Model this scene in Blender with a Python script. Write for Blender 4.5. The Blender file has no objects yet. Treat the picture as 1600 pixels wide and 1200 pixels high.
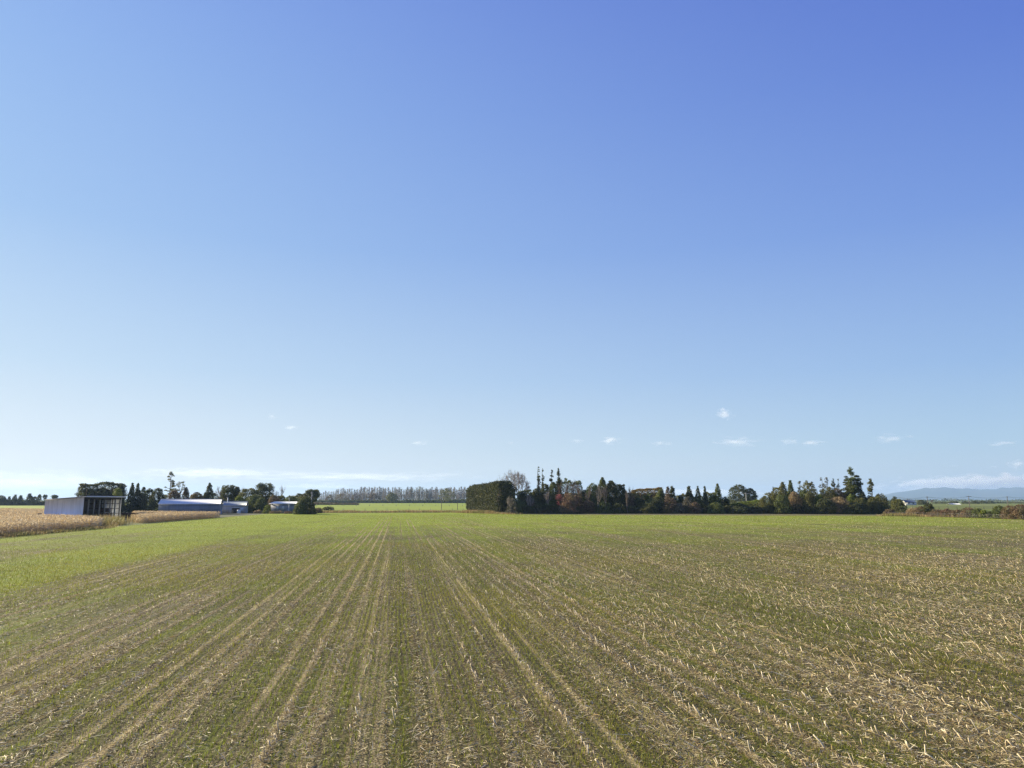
import bpy, math, random
import numpy as np
from mathutils import Vector, Matrix

R = math.radians
scene = bpy.context.scene
col = scene.collection
rng = np.random.default_rng(11)

# ------------------------------------------------------------------ camera
HZ, FP, CH = 781.0, 1110.0, 4.8          # horizon row, focal length (px of a 1600 px picture), eye height
TILT = math.atan((HZ - 600) / FP)
CT, ST = math.cos(TILT), math.sin(TILT)
def at(px, py, D):
    "the point at depth D seen at pixel px, py"
    v = 600.0 - py
    r = (px - 800.0, FP * CT - v * ST, FP * ST + v * CT)
    k = D / r[1]
    return (r[0] * k, D, CH + r[2] * k)
def gx(px, D): return at(px, HZ, D)[0]
def zt(py, D): return at(800, py, D)[2]

cam = bpy.data.cameras.new('camera')
camo = bpy.data.objects.new('camera', cam)
col.objects.link(camo)
camo.location = (0, 0, CH)
camo.rotation_euler = (R(90) + TILT, 0, 0)
cam.sensor_width = 36.0
cam.lens = 36.0 * FP / 1600.0
cam.clip_start, cam.clip_end = 0.5, 200000.0
scene.camera = camo

# ------------------------------------------------------------------ mesh building
class Geo:
    def __init__(s): s.v, s.q, s.t, s.n = [], [], [], 0
    def add(s, v, q=None, t=None):
        v = np.asarray(v, dtype=np.float32).reshape(-1, 3)
        if q is not None: s.q.append(np.asarray(q, dtype=np.int64).reshape(-1, 4) + s.n)
        if t is not None: s.t.append(np.asarray(t, dtype=np.int64).reshape(-1, 3) + s.n)
        s.v.append(v); s.n += len(v)
    def mesh(s, name, mat, smooth=False):
        me = bpy.data.meshes.new(name)
        v = np.concatenate(s.v) if s.v else np.zeros((0, 3), np.float32)
        q = np.concatenate(s.q) if s.q else np.zeros((0, 4), np.int64)
        t = np.concatenate(s.t) if s.t else np.zeros((0, 3), np.int64)
        me.vertices.add(len(v)); me.vertices.foreach_set('co', v.ravel())
        me.loops.add(q.size + t.size)
        me.loops.foreach_set('vertex_index', np.concatenate([q.ravel(), t.ravel()]).astype(np.int32))
        me.polygons.add(len(q) + len(t))
        st = np.concatenate([np.arange(len(q)) * 4, q.size + np.arange(len(t)) * 3]).astype(np.int32)
        me.polygons.foreach_set('loop_start', st)
        if smooth: me.polygons.foreach_set('use_smooth', np.ones(len(q) + len(t), bool))
        me.update(calc_edges=True)
        if mat: me.materials.append(mat)
        return me
    def obj(s, name, mat, parent=None, smooth=False, loc=None, kind=None):
        o = bpy.data.objects.new(name, s.mesh(name, mat, smooth)); col.objects.link(o)
        if parent: o.parent = parent
        if loc is not None: o.location = loc
        if kind: o['kind'] = kind
        return o
    # shapes
    def box(s, x0, x1, y0, y1, z0, z1):
        v = [(x0,y0,z0),(x1,y0,z0),(x1,y1,z0),(x0,y1,z0),(x0,y0,z1),(x1,y0,z1),(x1,y1,z1),(x0,y1,z1)]
        s.add(v, [(0,3,2,1),(4,5,6,7),(0,1,5,4),(1,2,6,5),(2,3,7,6),(3,0,4,7)]); return s
    def prism(s, poly, x0, x1, ax='x'):
        "polygon in the two other axes, extruded along ax; fan caps"
        n = len(poly)
        def p(a, c): return (a, c[0], c[1]) if ax == 'x' else (c[0], a, c[1]) if ax == 'y' else (c[0], c[1], a)
        v = [p(x0, c) for c in poly] + [p(x1, c) for c in poly]
        s.add(v, [(i, (i+1) % n, n + (i+1) % n, n + i) for i in range(n)],
              [(0, i, i+1) for i in range(1, n-1)] + [(n, n+i+1, n+i) for i in range(1, n-1)]); return s
    def tube(s, pts, rad, k=5, cap=False):
        pts = np.asarray(pts, float); n = len(pts)
        rad = np.broadcast_to(np.asarray(rad, float), (n,))
        d = np.gradient(pts, axis=0); d /= np.linalg.norm(d, axis=1, keepdims=True) + 1e-9
        ref = np.where(np.abs(d[:, 2:3]) > .9, np.array([[1., 0, 0]]), np.array([[0, 0, 1.]]))
        a = np.cross(d, ref); a /= np.linalg.norm(a, axis=1, keepdims=True) + 1e-9
        b = np.cross(d, a)
        th = np.arange(k) * 2 * math.pi / k
        v = pts[:, None, :] + rad[:, None, None] * (np.cos(th)[None, :, None] * a[:, None, :] + np.sin(th)[None, :, None] * b[:, None, :])
        q = [(i*k + j, i*k + (j+1) % k, (i+1)*k + (j+1) % k, (i+1)*k + j) for i in range(n-1) for j in range(k)]
        t = [((n-1)*k, (n-1)*k + j, (n-1)*k + j + 1) for j in range(1, k-1)] if cap else None
        s.add(v, q, t); return s
    def cards(s, c, size, rg, asp=.55, up=0.0):
        "many small leaf-sized crooked quads centred on the points c"
        c = np.asarray(c, float); n = len(c)
        if n == 0: return s
        a = rg.normal(size=(n, 3)); a[:, 2] += up * np.sign(a[:, 2]); a /= np.linalg.norm(a, axis=1, keepdims=True)
        b = np.cross(a, rg.normal(size=(n, 3))); b /= np.linalg.norm(b, axis=1, keepdims=True) + 1e-9
        sz = (size * rg.uniform(.6, 1.45, size=n))[:, None]
        j = rg.uniform(.35, 1.0, size=(n, 4, 1))
        v = np.stack([c - a*sz*j[:, 0], c - b*sz*asp*j[:, 1], c + a*sz*j[:, 2], c + b*sz*asp*j[:, 3]], 1)
        s.add(v, np.arange(n*4).reshape(n, 4)); return s

def vnoise(x, y, seed=0):
    "smooth value noise 0..1"
    g = np.random.default_rng(seed).random((256, 256))
    xi = np.floor(x).astype(int); yi = np.floor(y).astype(int)
    fx = x - xi; fy = y - yi
    fx = fx*fx*(3-2*fx); fy = fy*fy*(3-2*fy)
    a = g[xi % 256, yi % 256]; b = g[(xi+1) % 256, yi % 256]; c = g[xi % 256, (yi+1) % 256]; d = g[(xi+1) % 256, (yi+1) % 256]
    return (a*(1-fx) + b*fx)*(1-fy) + (c*(1-fx) + d*fx)*fy

def tag(o, label=None, cat=None, group=None, kind=None):
    if label: o['label'] = label
    if cat: o['category'] = cat
    if group: o['group'] = group
    if kind: o['kind'] = kind
    return o
def thing(name, loc, label, cat, group=None, rz=0.0):
    o = bpy.data.objects.new(name, None); col.objects.link(o)
    o.empty_display_size = .5
    o.location = loc; o.rotation_euler = (0, 0, rz)
    return tag(o, label, cat, group)

# ------------------------------------------------------------------ materials
class NT:
    def __init__(s, nt): s.nt = nt; nt.nodes.clear()
    def n(s, typ, ins=None, **kw):
        nd = s.nt.nodes.new(typ)
        for k, v in kw.items(): setattr(nd, k, v)
        for k, v in (ins or {}).items():
            if isinstance(v, bpy.types.NodeSocket): s.nt.links.new(v, nd.inputs[k])
            else: nd.inputs[k].default_value = v
        return nd
    def math(s, op, a, b=0.0, clamp=False):
        return s.n('ShaderNodeMath', {0: a, 1: b}, operation=op, use_clamp=clamp).outputs[0]
    def ramp(s, f, stops, interp='LINEAR'):
        r = s.n('ShaderNodeValToRGB', {'Fac': f}); e = r.color_ramp; e.interpolation = interp
        while len(e.elements) < len(stops): e.elements.new(.5)
        for el, (p, c) in zip(e.elements, stops):
            el.position = p; el.color = (c if len(c) == 4 else tuple(c) + (1,)) if hasattr(c, '__len__') else (c, c, c, 1)
        return r.outputs['Color']
    def mapr(s, v, a, b, c=0.0, d=1.0, smooth=True):
        return s.n('ShaderNodeMapRange', {'Value': v, 'From Min': a, 'From Max': b, 'To Min': c, 'To Max': d},
                   interpolation_type='SMOOTHSTEP' if smooth else 'LINEAR').outputs['Result']
    def mix(s, f, a, b, mode='MIX'):
        m = s.n('ShaderNodeMix', data_type='RGBA', blend_type=mode)
        for i, v in ((0, f), (6, a), (7, b)):
            if isinstance(v, bpy.types.NodeSocket): s.nt.links.new(v, m.inputs[i])
            else: m.inputs[i].default_value = v if i == 0 else (tuple(v) + (1,) if len(v) == 3 else v)
        return m.outputs[2]
    def noise(s, vec, scale, detail=2.0, rough=.5, **kw):
        return s.n('ShaderNodeTexNoise', {'Vector': vec, 'Scale': scale, 'Detail': detail, 'Roughness': rough}, **kw).outputs[0]
def newmat(name):
    m = bpy.data.materials.new(name); m.use_nodes = True
    return m, NT(m.node_tree)
def finish(T, shader, disp=None):
    o = T.n('ShaderNodeOutputMaterial'); T.nt.links.new(shader, o.inputs['Surface'])

def leafmat(name, c, var=.45, hue=(0, 0, 0), trans=.28, rough=.6, scale=.35):
    "leaves: every leaf its own tone, whole clumps leaning to a second tone"
    m, T = newmat(name)
    g = T.n('ShaderNodeNewGeometry'); tc = T.n('ShaderNodeTexCoord')
    r = g.outputs['Random Per Island']
    n = T.noise(tc.outputs['Object'], scale, 2.0)
    c = np.array(c); h = np.array(hue)
    lo = tuple(np.clip(c*(1-var), 0, 1)); hi = tuple(np.clip(c*(1+var), 0, 1)); alt = tuple(np.clip(c + h, 0, 1))
    base = T.mix(r, lo, hi)
    base = T.mix(T.mapr(n, .42, .62, 0, .8), base, alt)
    p = T.n('ShaderNodeBsdfPrincipled', {'Base Color': base, 'Roughness': rough})
    p.inputs['Specular IOR Level'].default_value = .3
    t = T.n('ShaderNodeBsdfTranslucent', {'Color': base})
    mx = T.n('ShaderNodeMixShader', {0: trans, 1: p.outputs[0], 2: t.outputs[0]})
    finish(T, mx.outputs[0]); return m
def plain(name, c, rough=.7, metal=0.0, var=.15, scale=3.0, stretch=(1, 1, 1), bump=0.0, spec=.4):
    m, T = newmat(name)
    tc = T.n('ShaderNodeTexCoord'); mp = T.n('ShaderNodeMapping', {'Vector': tc.outputs['Object'], 'Scale': stretch})
    n = T.noise(mp.outputs[0], scale, 4.0, .6)
    c = np.array(c)
    base = T.mix(T.mapr(n, .3, .7), tuple(c*(1-var)), tuple(np.clip(c*(1+var), 0, 1)))
    p = T.n('ShaderNodeBsdfPrincipled', {'Base Color': base, 'Roughness': rough, 'Metallic': metal})
    p.inputs['Specular IOR Level'].default_value = spec
    if bump:
        b = T.n('ShaderNodeBump', {'Height': n, 'Strength': bump, 'Distance': .05}); T.nt.links.new(b.outputs[0], p.inputs['Normal'])
    finish(T, p.outputs[0]); return m
def sheet_metal(name, c, axis=0, pitch=.2, rough=.45, metal=0.0, var=.1, bump=.22, spec=.5):
    "ribbed steel cladding: ribs across one object axis, faint weathering streaks"
    m, T = newmat(name)
    tc = T.n('ShaderNodeTexCoord'); sp = T.n('ShaderNodeSeparateXYZ', {0: tc.outputs['Object']})
    w = T.math('SINE', T.math('MULTIPLY', sp.outputs[axis], 2*math.pi/pitch))
    st = [1.0, 1.0, 1.0]; st[2] = .12; st[axis] = 2.2
    mp = T.n('ShaderNodeMapping', {'Vector': tc.outputs['Object'], 'Scale': tuple(st)})
    n = T.noise(mp.outputs[0], 1.5, 4.0, .65)
    c = np.array(c)
    base = T.mix(T.mapr(n, .3, .7), tuple(c*(1-var)), tuple(np.clip(c*(1+var), 0, 1)))
    seam = T.mapr(T.math('ABSOLUTE', T.math('SUBTRACT', T.math('FRACT', T.math('DIVIDE', sp.outputs[axis], pitch*4)), .5)), .0, .06, .82, 1.0)
    base = T.mix(1.0, base, T.n('ShaderNodeCombineColor', {0: seam, 1: seam, 2: seam}).outputs[0], 'MULTIPLY')
    p = T.n('ShaderNodeBsdfPrincipled', {'Base Color': base, 'Roughness': rough, 'Metallic': metal})
    p.inputs['Specular IOR Level'].default_value = spec
    b = T.n('ShaderNodeBump', {'Height': w, 'Strength': bump, 'Distance': .02}); T.nt.links.new(b.outputs[0], p.inputs['Normal'])
    finish(T, p.outputs[0]); return m
# ------------------------------------------------------------------ sky, sun, air
SUN_B, SUN_E = -62.0, 21.0               # bearing (from straight ahead, minus = left) and height of the sun
sdir = Vector((math.sin(R(SUN_B))*math.cos(R(SUN_E)), math.cos(R(SUN_B))*math.cos(R(SUN_E)), math.sin(R(SUN_E))))
sun = bpy.data.lights.new('sun', 'SUN'); suno = bpy.data.objects.new('sun', sun); col.objects.link(suno)
sun.energy, sun.angle, sun.color = 5.0, R(.5), (1.0, .87, .61)
EXPO = 1.06                                # the photograph is exposed for the ground; the sky is set that much lower
suno.rotation_euler = sdir.to_track_quat('Z', 'Y').to_euler()
suno.location = (-60, 40, 60)

world = bpy.data.worlds.new('World'); scene.world = world; world.use_nodes = True
T = NT(world.node_tree)
sky = T.n('ShaderNodeTexSky', sky_type='NISHITA')
sky.sun_disc = False
sky.sun_elevation = R(SUN_E); sky.sun_rotation = R(SUN_B)
sky.altitude = 50; sky.air_density = 1.0; sky.dust_density = .6; sky.ozone_density = 3.0
def lin(*c): return tuple((x/255/12.92 if x/255 <= .04045 else ((x/255 + .055)/1.055)**2.4) for x in c)
geo = T.n('ShaderNodeTexCoord')
dirv = T.n('ShaderNodeVectorMath', {0: geo.outputs['Generated']}, operation='NORMALIZE').outputs[0]
sepd = T.n('ShaderNodeSeparateXYZ', {0: dirv})
elev = T.math('MULTIPLY', T.math('ARCSINE', sepd.outputs[2]), 180/math.pi)       # height above the horizon, degrees
ef = T.math('DIVIDE', elev, 90.0, True)
cosun = T.n('ShaderNodeVectorMath', {0: dirv, 1: tuple(sdir)}, operation='DOT_PRODUCT').outputs['Value']
cs = lambda e: e/90.0
away = T.ramp(ef, [(0, lin(206, 220, 230)), (cs(4), lin(180, 210, 234)), (cs(9.5), lin(152, 188, 234)), (cs(19.5), lin(116, 153, 226)),
                   (cs(30), lin(90, 123, 214)), (cs(38), lin(74, 102, 204)), (cs(60), lin(74, 104, 192)), (1, lin(70, 98, 184))])
near = T.ramp(ef, [(0, lin(252, 249, 243)), (cs(2), lin(245, 245, 243)), (cs(4), lin(229, 237, 243)), (cs(9.5), lin(198, 221, 242)), (cs(19.5), lin(160, 196, 240)),
                   (cs(30), lin(145, 183, 239)), (cs(38), lin(133, 170, 237)), (cs(60), lin(92, 126, 206)), (1, lin(70, 98, 184))])
# angle from the sun in degrees -> how far the sky leans to the pale side
ang = T.math('MULTIPLY', T.math('ARCCOSINE', cosun), 180/math.pi)
wsun = T.mapr(ang, 22, 93, 1.0, 0.0, smooth=False)
grad = T.mix(wsun, away, near)
skyc = T.n('ShaderNodeVectorMath', {0: sky.outputs[0], 'Scale': .1}, operation='SCALE').outputs[0]
skyc = T.n('ShaderNodeHueSaturation', {'Saturation': .8, 'Color': skyc}).outputs[0]
col_sky = T.mix(.08, grad, skyc)
bg = T.n('ShaderNodeBackground', {'Color': T.n('ShaderNodeVectorMath', {0: col_sky, 'Scale': 10.0*2**-EXPO}, operation='SCALE').outputs[0], 'Strength': .1})
wo = T.n('ShaderNodeOutputWorld'); T.nt.links.new(bg.outputs[0], wo.inputs['Surface'])

scene.view_settings.view_transform = 'Standard'; scene.view_settings.look = 'None'
scene.view_settings.gamma = 1.0; scene.view_settings.exposure = EXPO
cy = scene.cycles
cy.use_denoising = True; cy.denoiser = 'OPENIMAGEDENOISE'
try: cy.denoising_input_passes = 'RGB_ALBEDO_NORMAL'; cy.denoising_prefilter = 'NONE'
except Exception: pass
cy.max_bounces = 6; cy.diffuse_bounces = 3; cy.glossy_bounces = 2; cy.transmission_bounces = 3; cy.transparent_max_bounces = 8
cy.volume_bounces = 1
cy.use_adaptive_sampling = False
cy.sample_clamp_indirect = 4.0
# ------------------------------------------------------------------ ground, paddocks, stubble field
ROW_B = -9.0                              # bearing of the crop rows
RU = np.array([math.cos(R(ROW_B)), -math.sin(R(ROW_B))])     # across the rows (to the right)
RV = np.array([math.sin(R(ROW_B)), math.cos(R(ROW_B))])      # along the rows (away)
def uv(x, y): return x*RU[0] + y*RU[1], x*RV[0] + y*RV[1]
def xy(u, v): return u*RU[0] + v*RV[0], u*RU[1] + v*RV[1]

def flat_sheet(name, poly, z, mat, rz=0.0, kind='structure'):
    me = bpy.data.meshes.new(name)
    c, s = math.cos(-rz), math.sin(-rz)
    me.from_pydata([(x*c - y*s, x*s + y*c, 0) for x, y in poly], [], [tuple(range(len(poly)))])
    me.materials.append(mat)
    o = bpy.data.objects.new(name, me); col.objects.link(o)
    o.location = (0, 0, z); o.rotation_euler = (0, 0, rz); o['kind'] = kind
    return o

# wide farmland to the horizon
m, T = newmat('farmland')
tc = T.n('ShaderNodeTexCoord'); P = tc.outputs['Object']
mp = T.n('ShaderNodeMapping', {'Vector': P, 'Scale': (.004, .0022, 1)}).outputs[0]
big = T.n('ShaderNodeTexVoronoi', {'Vector': mp, 'Scale': 1.0}).outputs['Color']
fields = T.ramp(T.n('ShaderNodeSeparateColor', {0: big}).outputs[0], [(0, (.13, .18, .025)), (.4, (.17, .21, .03)), (.7, (.11, .13, .035)), (1, (.18, .16, .07))])
n1 = T.noise(P, .12, 4, .6); n2 = T.noise(P, 2.5, 3, .6)
c = T.mix(T.mapr(n1, .35, .65, 0, .5), fields, (.085, .12, .03))
c = T.mix(T.mapr(n2, .3, .7, 0, .5), c, (.17, .20, .06))
p = T.n('ShaderNodeBsdfPrincipled', {'Base Color': c, 'Roughness': .9}); p.inputs['Specular IOR Level'].default_value = .2
finish(T, p.outputs[0]); M_farm = m
g = Geo(); k = 96
rings = [0, 60, 300, 1200, 4500, 16500]
v = [(0, 0, 0)] + [(r*math.cos(2*math.pi*i/k), r*math.sin(2*math.pi*i/k), 0) for r in rings[1:] for i in range(k)]
g.add(v, [(1 + a*k + i, 1 + a*k + (i+1) % k, 1 + (a+1)*k + (i+1) % k, 1 + (a+1)*k + i)[::-1][::-1] for a in range(4) for i in range(k)],
      [(0, 1 + i, 1 + (i+1) % k) for i in range(k)])
g.obj('ground', M_farm, kind='structure')

def grassmat(name, a, b, s=.25):
    m, T = newmat(name)
    P = T.n('ShaderNodeTexCoord').outputs['Object']
    n = T.noise(P, s, 5, .65); n2 = T.noise(P, s*14, 3, .6)
    c = T.mix(T.mapr(n, .35, .65), a, b)
    c = T.mix(T.mapr(n2, .4, .75, 0, .5), c, tuple(np.array(b)*1.3))
    p = T.n('ShaderNodeBsdfPrincipled', {'Base Color': c, 'Roughness': .85}); p.inputs['Specular IOR Level'].default_value = .2
    bp = T.n('ShaderNodeBump', {'Height': n2, 'Strength': .8, 'Distance': .08}); T.nt.links.new(bp.outputs[0], p.inputs['Normal'])
    finish(T, p.outputs[0]); return m
M_past = grassmat('pasture_grass', (.19, .26, .020), (.27, .32, .030), .03)
M_verge = grassmat('dry_verge', (.20, .15, .075), (.12, .13, .045), .5)
M_yard = grassmat('yard_dirt', (.17, .14, .10), (.09, .11, .04), .15)
flat_sheet('pasture', [(-190, 335), (20, 300), (60, 420), (40, 1050), (-560, 1050), (-240, 420)], .004, M_past)
flat_sheet('pasture', [(-900, 380), (-215, 380), (-230, 600), (-900, 620)], .004, M_past)
flat_sheet('pasture', [(150, 255), (300, 190), (900, 420), (700, 900), (330, 900)], .004, grassmat('rough_pasture', (.11, .15, .022), (.18, .19, .045), .02))
flat_sheet('farm_yard', [(-79, 120), (-80, 262), (-20, 278), (-16, 300), (-130, 300), (-190, 330), (-190, 205), (-118, 168), (-106, 140)], .006, M_yard)
flat_sheet('verge', [(-100, 268), (-18, 283), (-18, 320), (-150, 320)], .010, M_verge)
flat_sheet('verge', [(-24, 268), (1, 250), (4, 275), (-16, 320)], .014, M_verge)
flat_sheet('verge', [(0, 236), (60, 220), (112, 216), (136, 177), (245, 116), (255, 135), (140, 215), (116, 262), (62, 275), (2, 290)], .008, M_verge)

# the drilled stubble field: soil, straw litter and young grass in stripes along the rows
m, T = newmat('stubble_soil')
P = T.n('ShaderNodeTexCoord').outputs['Object']
def M_(sx, sy): return T.n('ShaderNodeMapping', {'Vector': P, 'Scale': (sx, sy, 1)}).outputs[0]
sep = T.n('ShaderNodeSeparateXYZ', {0: P}); U, V = sep.outputs[0], sep.outputs[1]
s_wide = T.noise(M_(.16, .0035), 1.0, 3, .55)        # passes of the drill, several metres wide
s_mid = T.noise(M_(1.5, .010), 1.0, 3, .6)
s_fine = T.noise(M_(3.2, .03), 1.0, 3, .6)
blot = T.noise(P, .09, 4, .6)
grit = T.noise(P, 9.0, 5, .7)
flake = T.noise(M_(22, 16), 1.0, 4, .7)
drill = T.math('SINE', T.math('MULTIPLY', T.math('ADD', U, T.math('MULTIPLY', T.noise(P, .6, 2), .08)), 2*math.pi/.16))
far = T.mapr(V, 55, 185, 0, 1, smooth=False)
leftside = T.mapr(U, -16, -26, 0, 1)
soil = T.mix(T.mapr(grit, .35, .7), (.036, .030, .015), (.135, .108, .048))
straw = T.mix(T.mapr(flake, .4, .7), (.36, .285, .13), (.66, .55, .31))
green = T.mix(T.math('ADD', T.math('MAXIMUM', T.math('MULTIPLY', T.mapr(V, 45, 150), .7), T.math('MULTIPLY', T.mapr(U, -18, -22), .40)), T.mapr(blot, .35, .65, 0, .3)), (.125, .145, .018), (.255, .325, .022))
# how much straw
f_straw = T.math('ADD', T.math('ADD', T.math('MULTIPLY', T.math('SUBTRACT', flake, .5), 1.6), T.math('MULTIPLY', T.math('SUBTRACT', s_mid, .5), .9)),
                 T.math('MULTIPLY', T.math('SUBTRACT', s_fine, .5), .85))
f_straw = T.mapr(T.math('SUBTRACT', f_straw, T.math('MULTIPLY', far, .12)), -.05, .42, 0, .95)
rowl = T.math('POWER', T.math('MAXIMUM', T.math('COSINE', T.math('MULTIPLY', T.math('ADD', U, T.math('MULTIPLY', T.noise(M_(.3, .05), 1.0, 2), .25)), 2*math.pi/.76)), 0.0), 2.0)
rowm = T.math('MULTIPLY', T.mapr(T.noise(M_(.42, .005), 1.0, 3, .6), .46, .58), T.mapr(T.noise(M_(1.3, .10), 1.0, 3, .6), .32, .52))
rowm = T.math('MULTIPLY', rowm, T.mapr(U, -16, -4, .4, 1.0))
rowm = T.math('MULTIPLY', rowm, T.mapr(V, 190, 262, 1.0, .3))
rowl = T.math('MULTIPLY', rowl, rowm)
f_straw = T.math('MAXIMUM', f_straw, T.math('MULTIPLY', rowl, .95))
c = T.mix(f_straw, soil, straw)
# how much green
gsum = T.math('ADD', T.math('MULTIPLY', T.math('SUBTRACT', s_wide, .5), 1.5), T.math('MULTIPLY', T.math('SUBTRACT', s_mid, .5), -.75))
gsum = T.math('ADD', gsum, T.math('MULTIPLY', T.math('SUBTRACT', blot, .5), 1.0))
gsum = T.math('ADD', gsum, T.math('MULTIPLY', T.math('SUBTRACT', grit, .5), .8))
gsum = T.math('ADD', gsum, T.math('MULTIPLY', drill, .10))
gsum = T.math('ADD', gsum, T.math('MULTIPLY', far, .85))
gsum = T.math('ADD', gsum, T.math('MULTIPLY', leftside, .12))
gsum = T.math('ADD', gsum, T.math('MULTIPLY', T.math('SUBTRACT', s_fine, .5), -1.3))
band = T.math('MULTIPLY', T.mapr(U, -29.5, -27.5), T.mapr(U, -19.2, -21.5))
gsum = T.math('ADD', gsum, T.math('MULTIPLY', band, .9))
gsum = T.math('SUBTRACT', gsum, T.math('MULTIPLY', rowl, 1.25))
f_green = T.mapr(gsum, -.22, .62, 0, .95)
c = T.mix(f_green, c, green)
# wheel tracks and bare furrows
track = T.mapr(T.noise(M_(1.7, .012), 1.0, 2, .5), .66, .74, 0, .55)
c = T.mix(T.math('MULTIPLY', track, T.mapr(V, 150, 60)), c, (.075, .055, .038))
p = T.n('ShaderNodeBsdfPrincipled', {'Base Color': c, 'Roughness': .92}); p.inputs['Specular IOR Level'].default_value = .15
h = T.math('ADD', T.math('MULTIPLY', grit, .6), T.math('ADD', T.math('MULTIPLY', flake, .35), T.math('MULTIPLY', drill, .06)))
bp = T.n('ShaderNodeBump', {'Height': h, 'Strength': 1.0, 'Distance': .07}); T.nt.links.new(bp.outputs[0], p.inputs['Normal'])
finish(T, p.outputs[0]); M_field = m
def edge_x(y): return -67.0 - (y - 93.0)*.122        # edge of the standing corn
FIELD = [(-47, -70), (edge_x(93), 93), (edge_x(150), 150), (edge_x(200), 200), (-86, 262), (-18, 276), (1, 240), (60, 224), (112, 219), (136, 180), (240, 118), (240, -70)]
flat_sheet('stubble_field', FIELD, .020, M_field, R(-ROW_B))
FP_ = np.array(FIELD)
def in_field(x, y):
    r = np.zeros(len(x), bool); n = len(FP_)
    for i in range(n):
        (x0, y0), (x1, y1) = FP_[i], FP_[(i+1) % n]
        c = ((y0 > y) != (y1 > y)) & (x < (x1-x0)*(y-y0)/(y1-y0+1e-12) + x0)
        r ^= c
    return r
GZ = .020

# ---- litter and seedlings as real pieces
M_straw = None
m, T = newmat('dry_straw')
rr = T.n('ShaderNodeNewGeometry').outputs['Random Per Island']
base = T.ramp(rr, [(0, (.06, .042, .026)), (.2, (.19, .125, .055)), (.38, (.38, .26, .09)), (.55, (.48, .39, .18)), (.75, (.70, .58, .33)), (1, (.90, .82, .58))])
p = T.n('ShaderNodeBsdfPrincipled', {'Base Color': base, 'Roughness': .6}); p.inputs['Specular IOR Level'].default_value = .3
t = T.n('ShaderNodeBsdfTranslucent', {'Color': base})
finish(T, T.n('ShaderNodeMixShader', {0: .2, 1: p.outputs[0], 2: t.outputs[0]}).outputs[0]); M_straw = m
m, T = newmat('cut_stalk')
rr = T.n('ShaderNodeNewGeometry').outputs['Random Per Island']; oi = T.n('ShaderNodeObjectInfo').outputs['Random']
rr = T.math('FRACT', T.math('ADD', rr, oi))
base = T.ramp(rr, [(0, (.44, .33, .18)), (.4, (.66, .53, .32)), (1, (.80, .70, .48))])
p = T.n('ShaderNodeBsdfPrincipled', {'Base Color': base, 'Roughness': .55}); p.inputs['Specular IOR Level'].default_value = .35
finish(T, p.outputs[0]); M_stalk = m
M_blade = leafmat('young_grass', (.170, .200, .024), .65, (.10, .055, .01), trans=.45, scale=.05)

def scatter(n, d0, d1, pw, rg):
    "points on the ground, thinning with distance (density ~ D**-pw), inside the field"
    a, b = d0**(2-pw), d1**(2-pw)
    D = (a + (b-a)*rg.random(n))**(1/(2-pw))
    th = rg.uniform(R(-43), R(43), n)
    x, y = D*np.sin(th), D*np.cos(th)
    k = in_field(x, y)
    return x[k], y[k], D[k]

def windrow(u, v):
    "0..1: where the harvester dropped the litter"
    uw = u + .08*np.sin(v*.07)
    return np.clip(.28*vnoise(uw*1.9+40, v*.011, 3) + .20*vnoise(uw*.45, v*.02+9, 4) + .22*vnoise(u*.35, v*.11, 7) + .66*(.5 + .5*np.cos(uw*2*math.pi/.76))**2.2*vnoise(np.floor(uw/.76 + .5)*.9, v*.020, 6) + .30*(vnoise(u*.5, v*.35, 5) - .5) - .06, 0, 1)

def fade(D, lo, hi, out, rg):
    t = np.clip((D - lo)/(hi - lo), 0, 1)
    return rg.random(len(D)) < (1 - t if out else t)
def litter(n, d0, d1, pw, grow, seed):
    rg = np.random.default_rng(seed); g = Geo()
    x, y, D = scatter(n, d0, d1, pw, rg); u, v = uv(x, y)
    k = rg.random(len(x)) < np.clip((windrow(u, v) + np.clip((u-4)/90, -.04, .16) - .22)*2.1, .16, 1) * np.where(u < -18, .6, 1.0)
    k &= fade(D, 45, 85, d0 < 20, rg)
    x, y, D = x[k], y[k], D[k]; n = len(x)
    sc = (D/16.0)**grow
    L = rg.gamma(2.2, .040, n).clip(.03, .40)*sc; w = rg.uniform(.006, .015, n)*sc
    big = rg.random(n) < .06; L[big] *= 1.7
    az = rg.uniform(0, 2*math.pi, n); pit = rg.normal(0, .22, n); bend = rg.normal(0, .28, n); roll = rg.normal(0, .6, n)
    def pt(s, ang_, off):
        dx, dy = np.cos(az + ang_), np.sin(az + ang_)
        return dx, dy
    z0 = GZ + rg.uniform(.004, .035, n)*sc + L*.5*np.abs(np.sin(pit))
    d1x, d1y = np.cos(az - bend/2), np.sin(az - bend/2); d2x, d2y = np.cos(az + bend/2), np.sin(az + bend/2)
    cp, sp = np.cos(pit), np.sin(pit); h = L/2
    px, py = -np.sin(az)*np.cos(roll), np.cos(az)*np.cos(roll); pz = np.sin(roll)
    A = np.stack([x - d1x*h*cp, y - d1y*h*cp, z0 - h*sp], 1); B = np.stack([x, y, z0 + rg.uniform(0, .10, n)*h], 1); C = np.stack([x + d2x*h*cp, y + d2y*h*cp, z0 + h*sp], 1)
    W = np.stack([px, py, pz], 1)*w[:, None]*.5
    vv = np.stack([A - W*.6, A + W*.6, B + W, B - W, C + W*.5, C - W*.5], 1)
    i = np.arange(n)[:, None]*6
    g.add(vv, np.concatenate([i + [0, 1, 2, 3], i + [3, 2, 4, 5]]))
    return g
g = litter(960000, 9, 86, 1.25, .30, 21)
o = g.obj('straw_litter', M_straw); tag(o, 'pale chopped corn straw littering the near soil of the stubble field', 'straw', kind='stuff')
g = litter(300000, 44, 235, 1.35, .30, 22)
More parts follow.
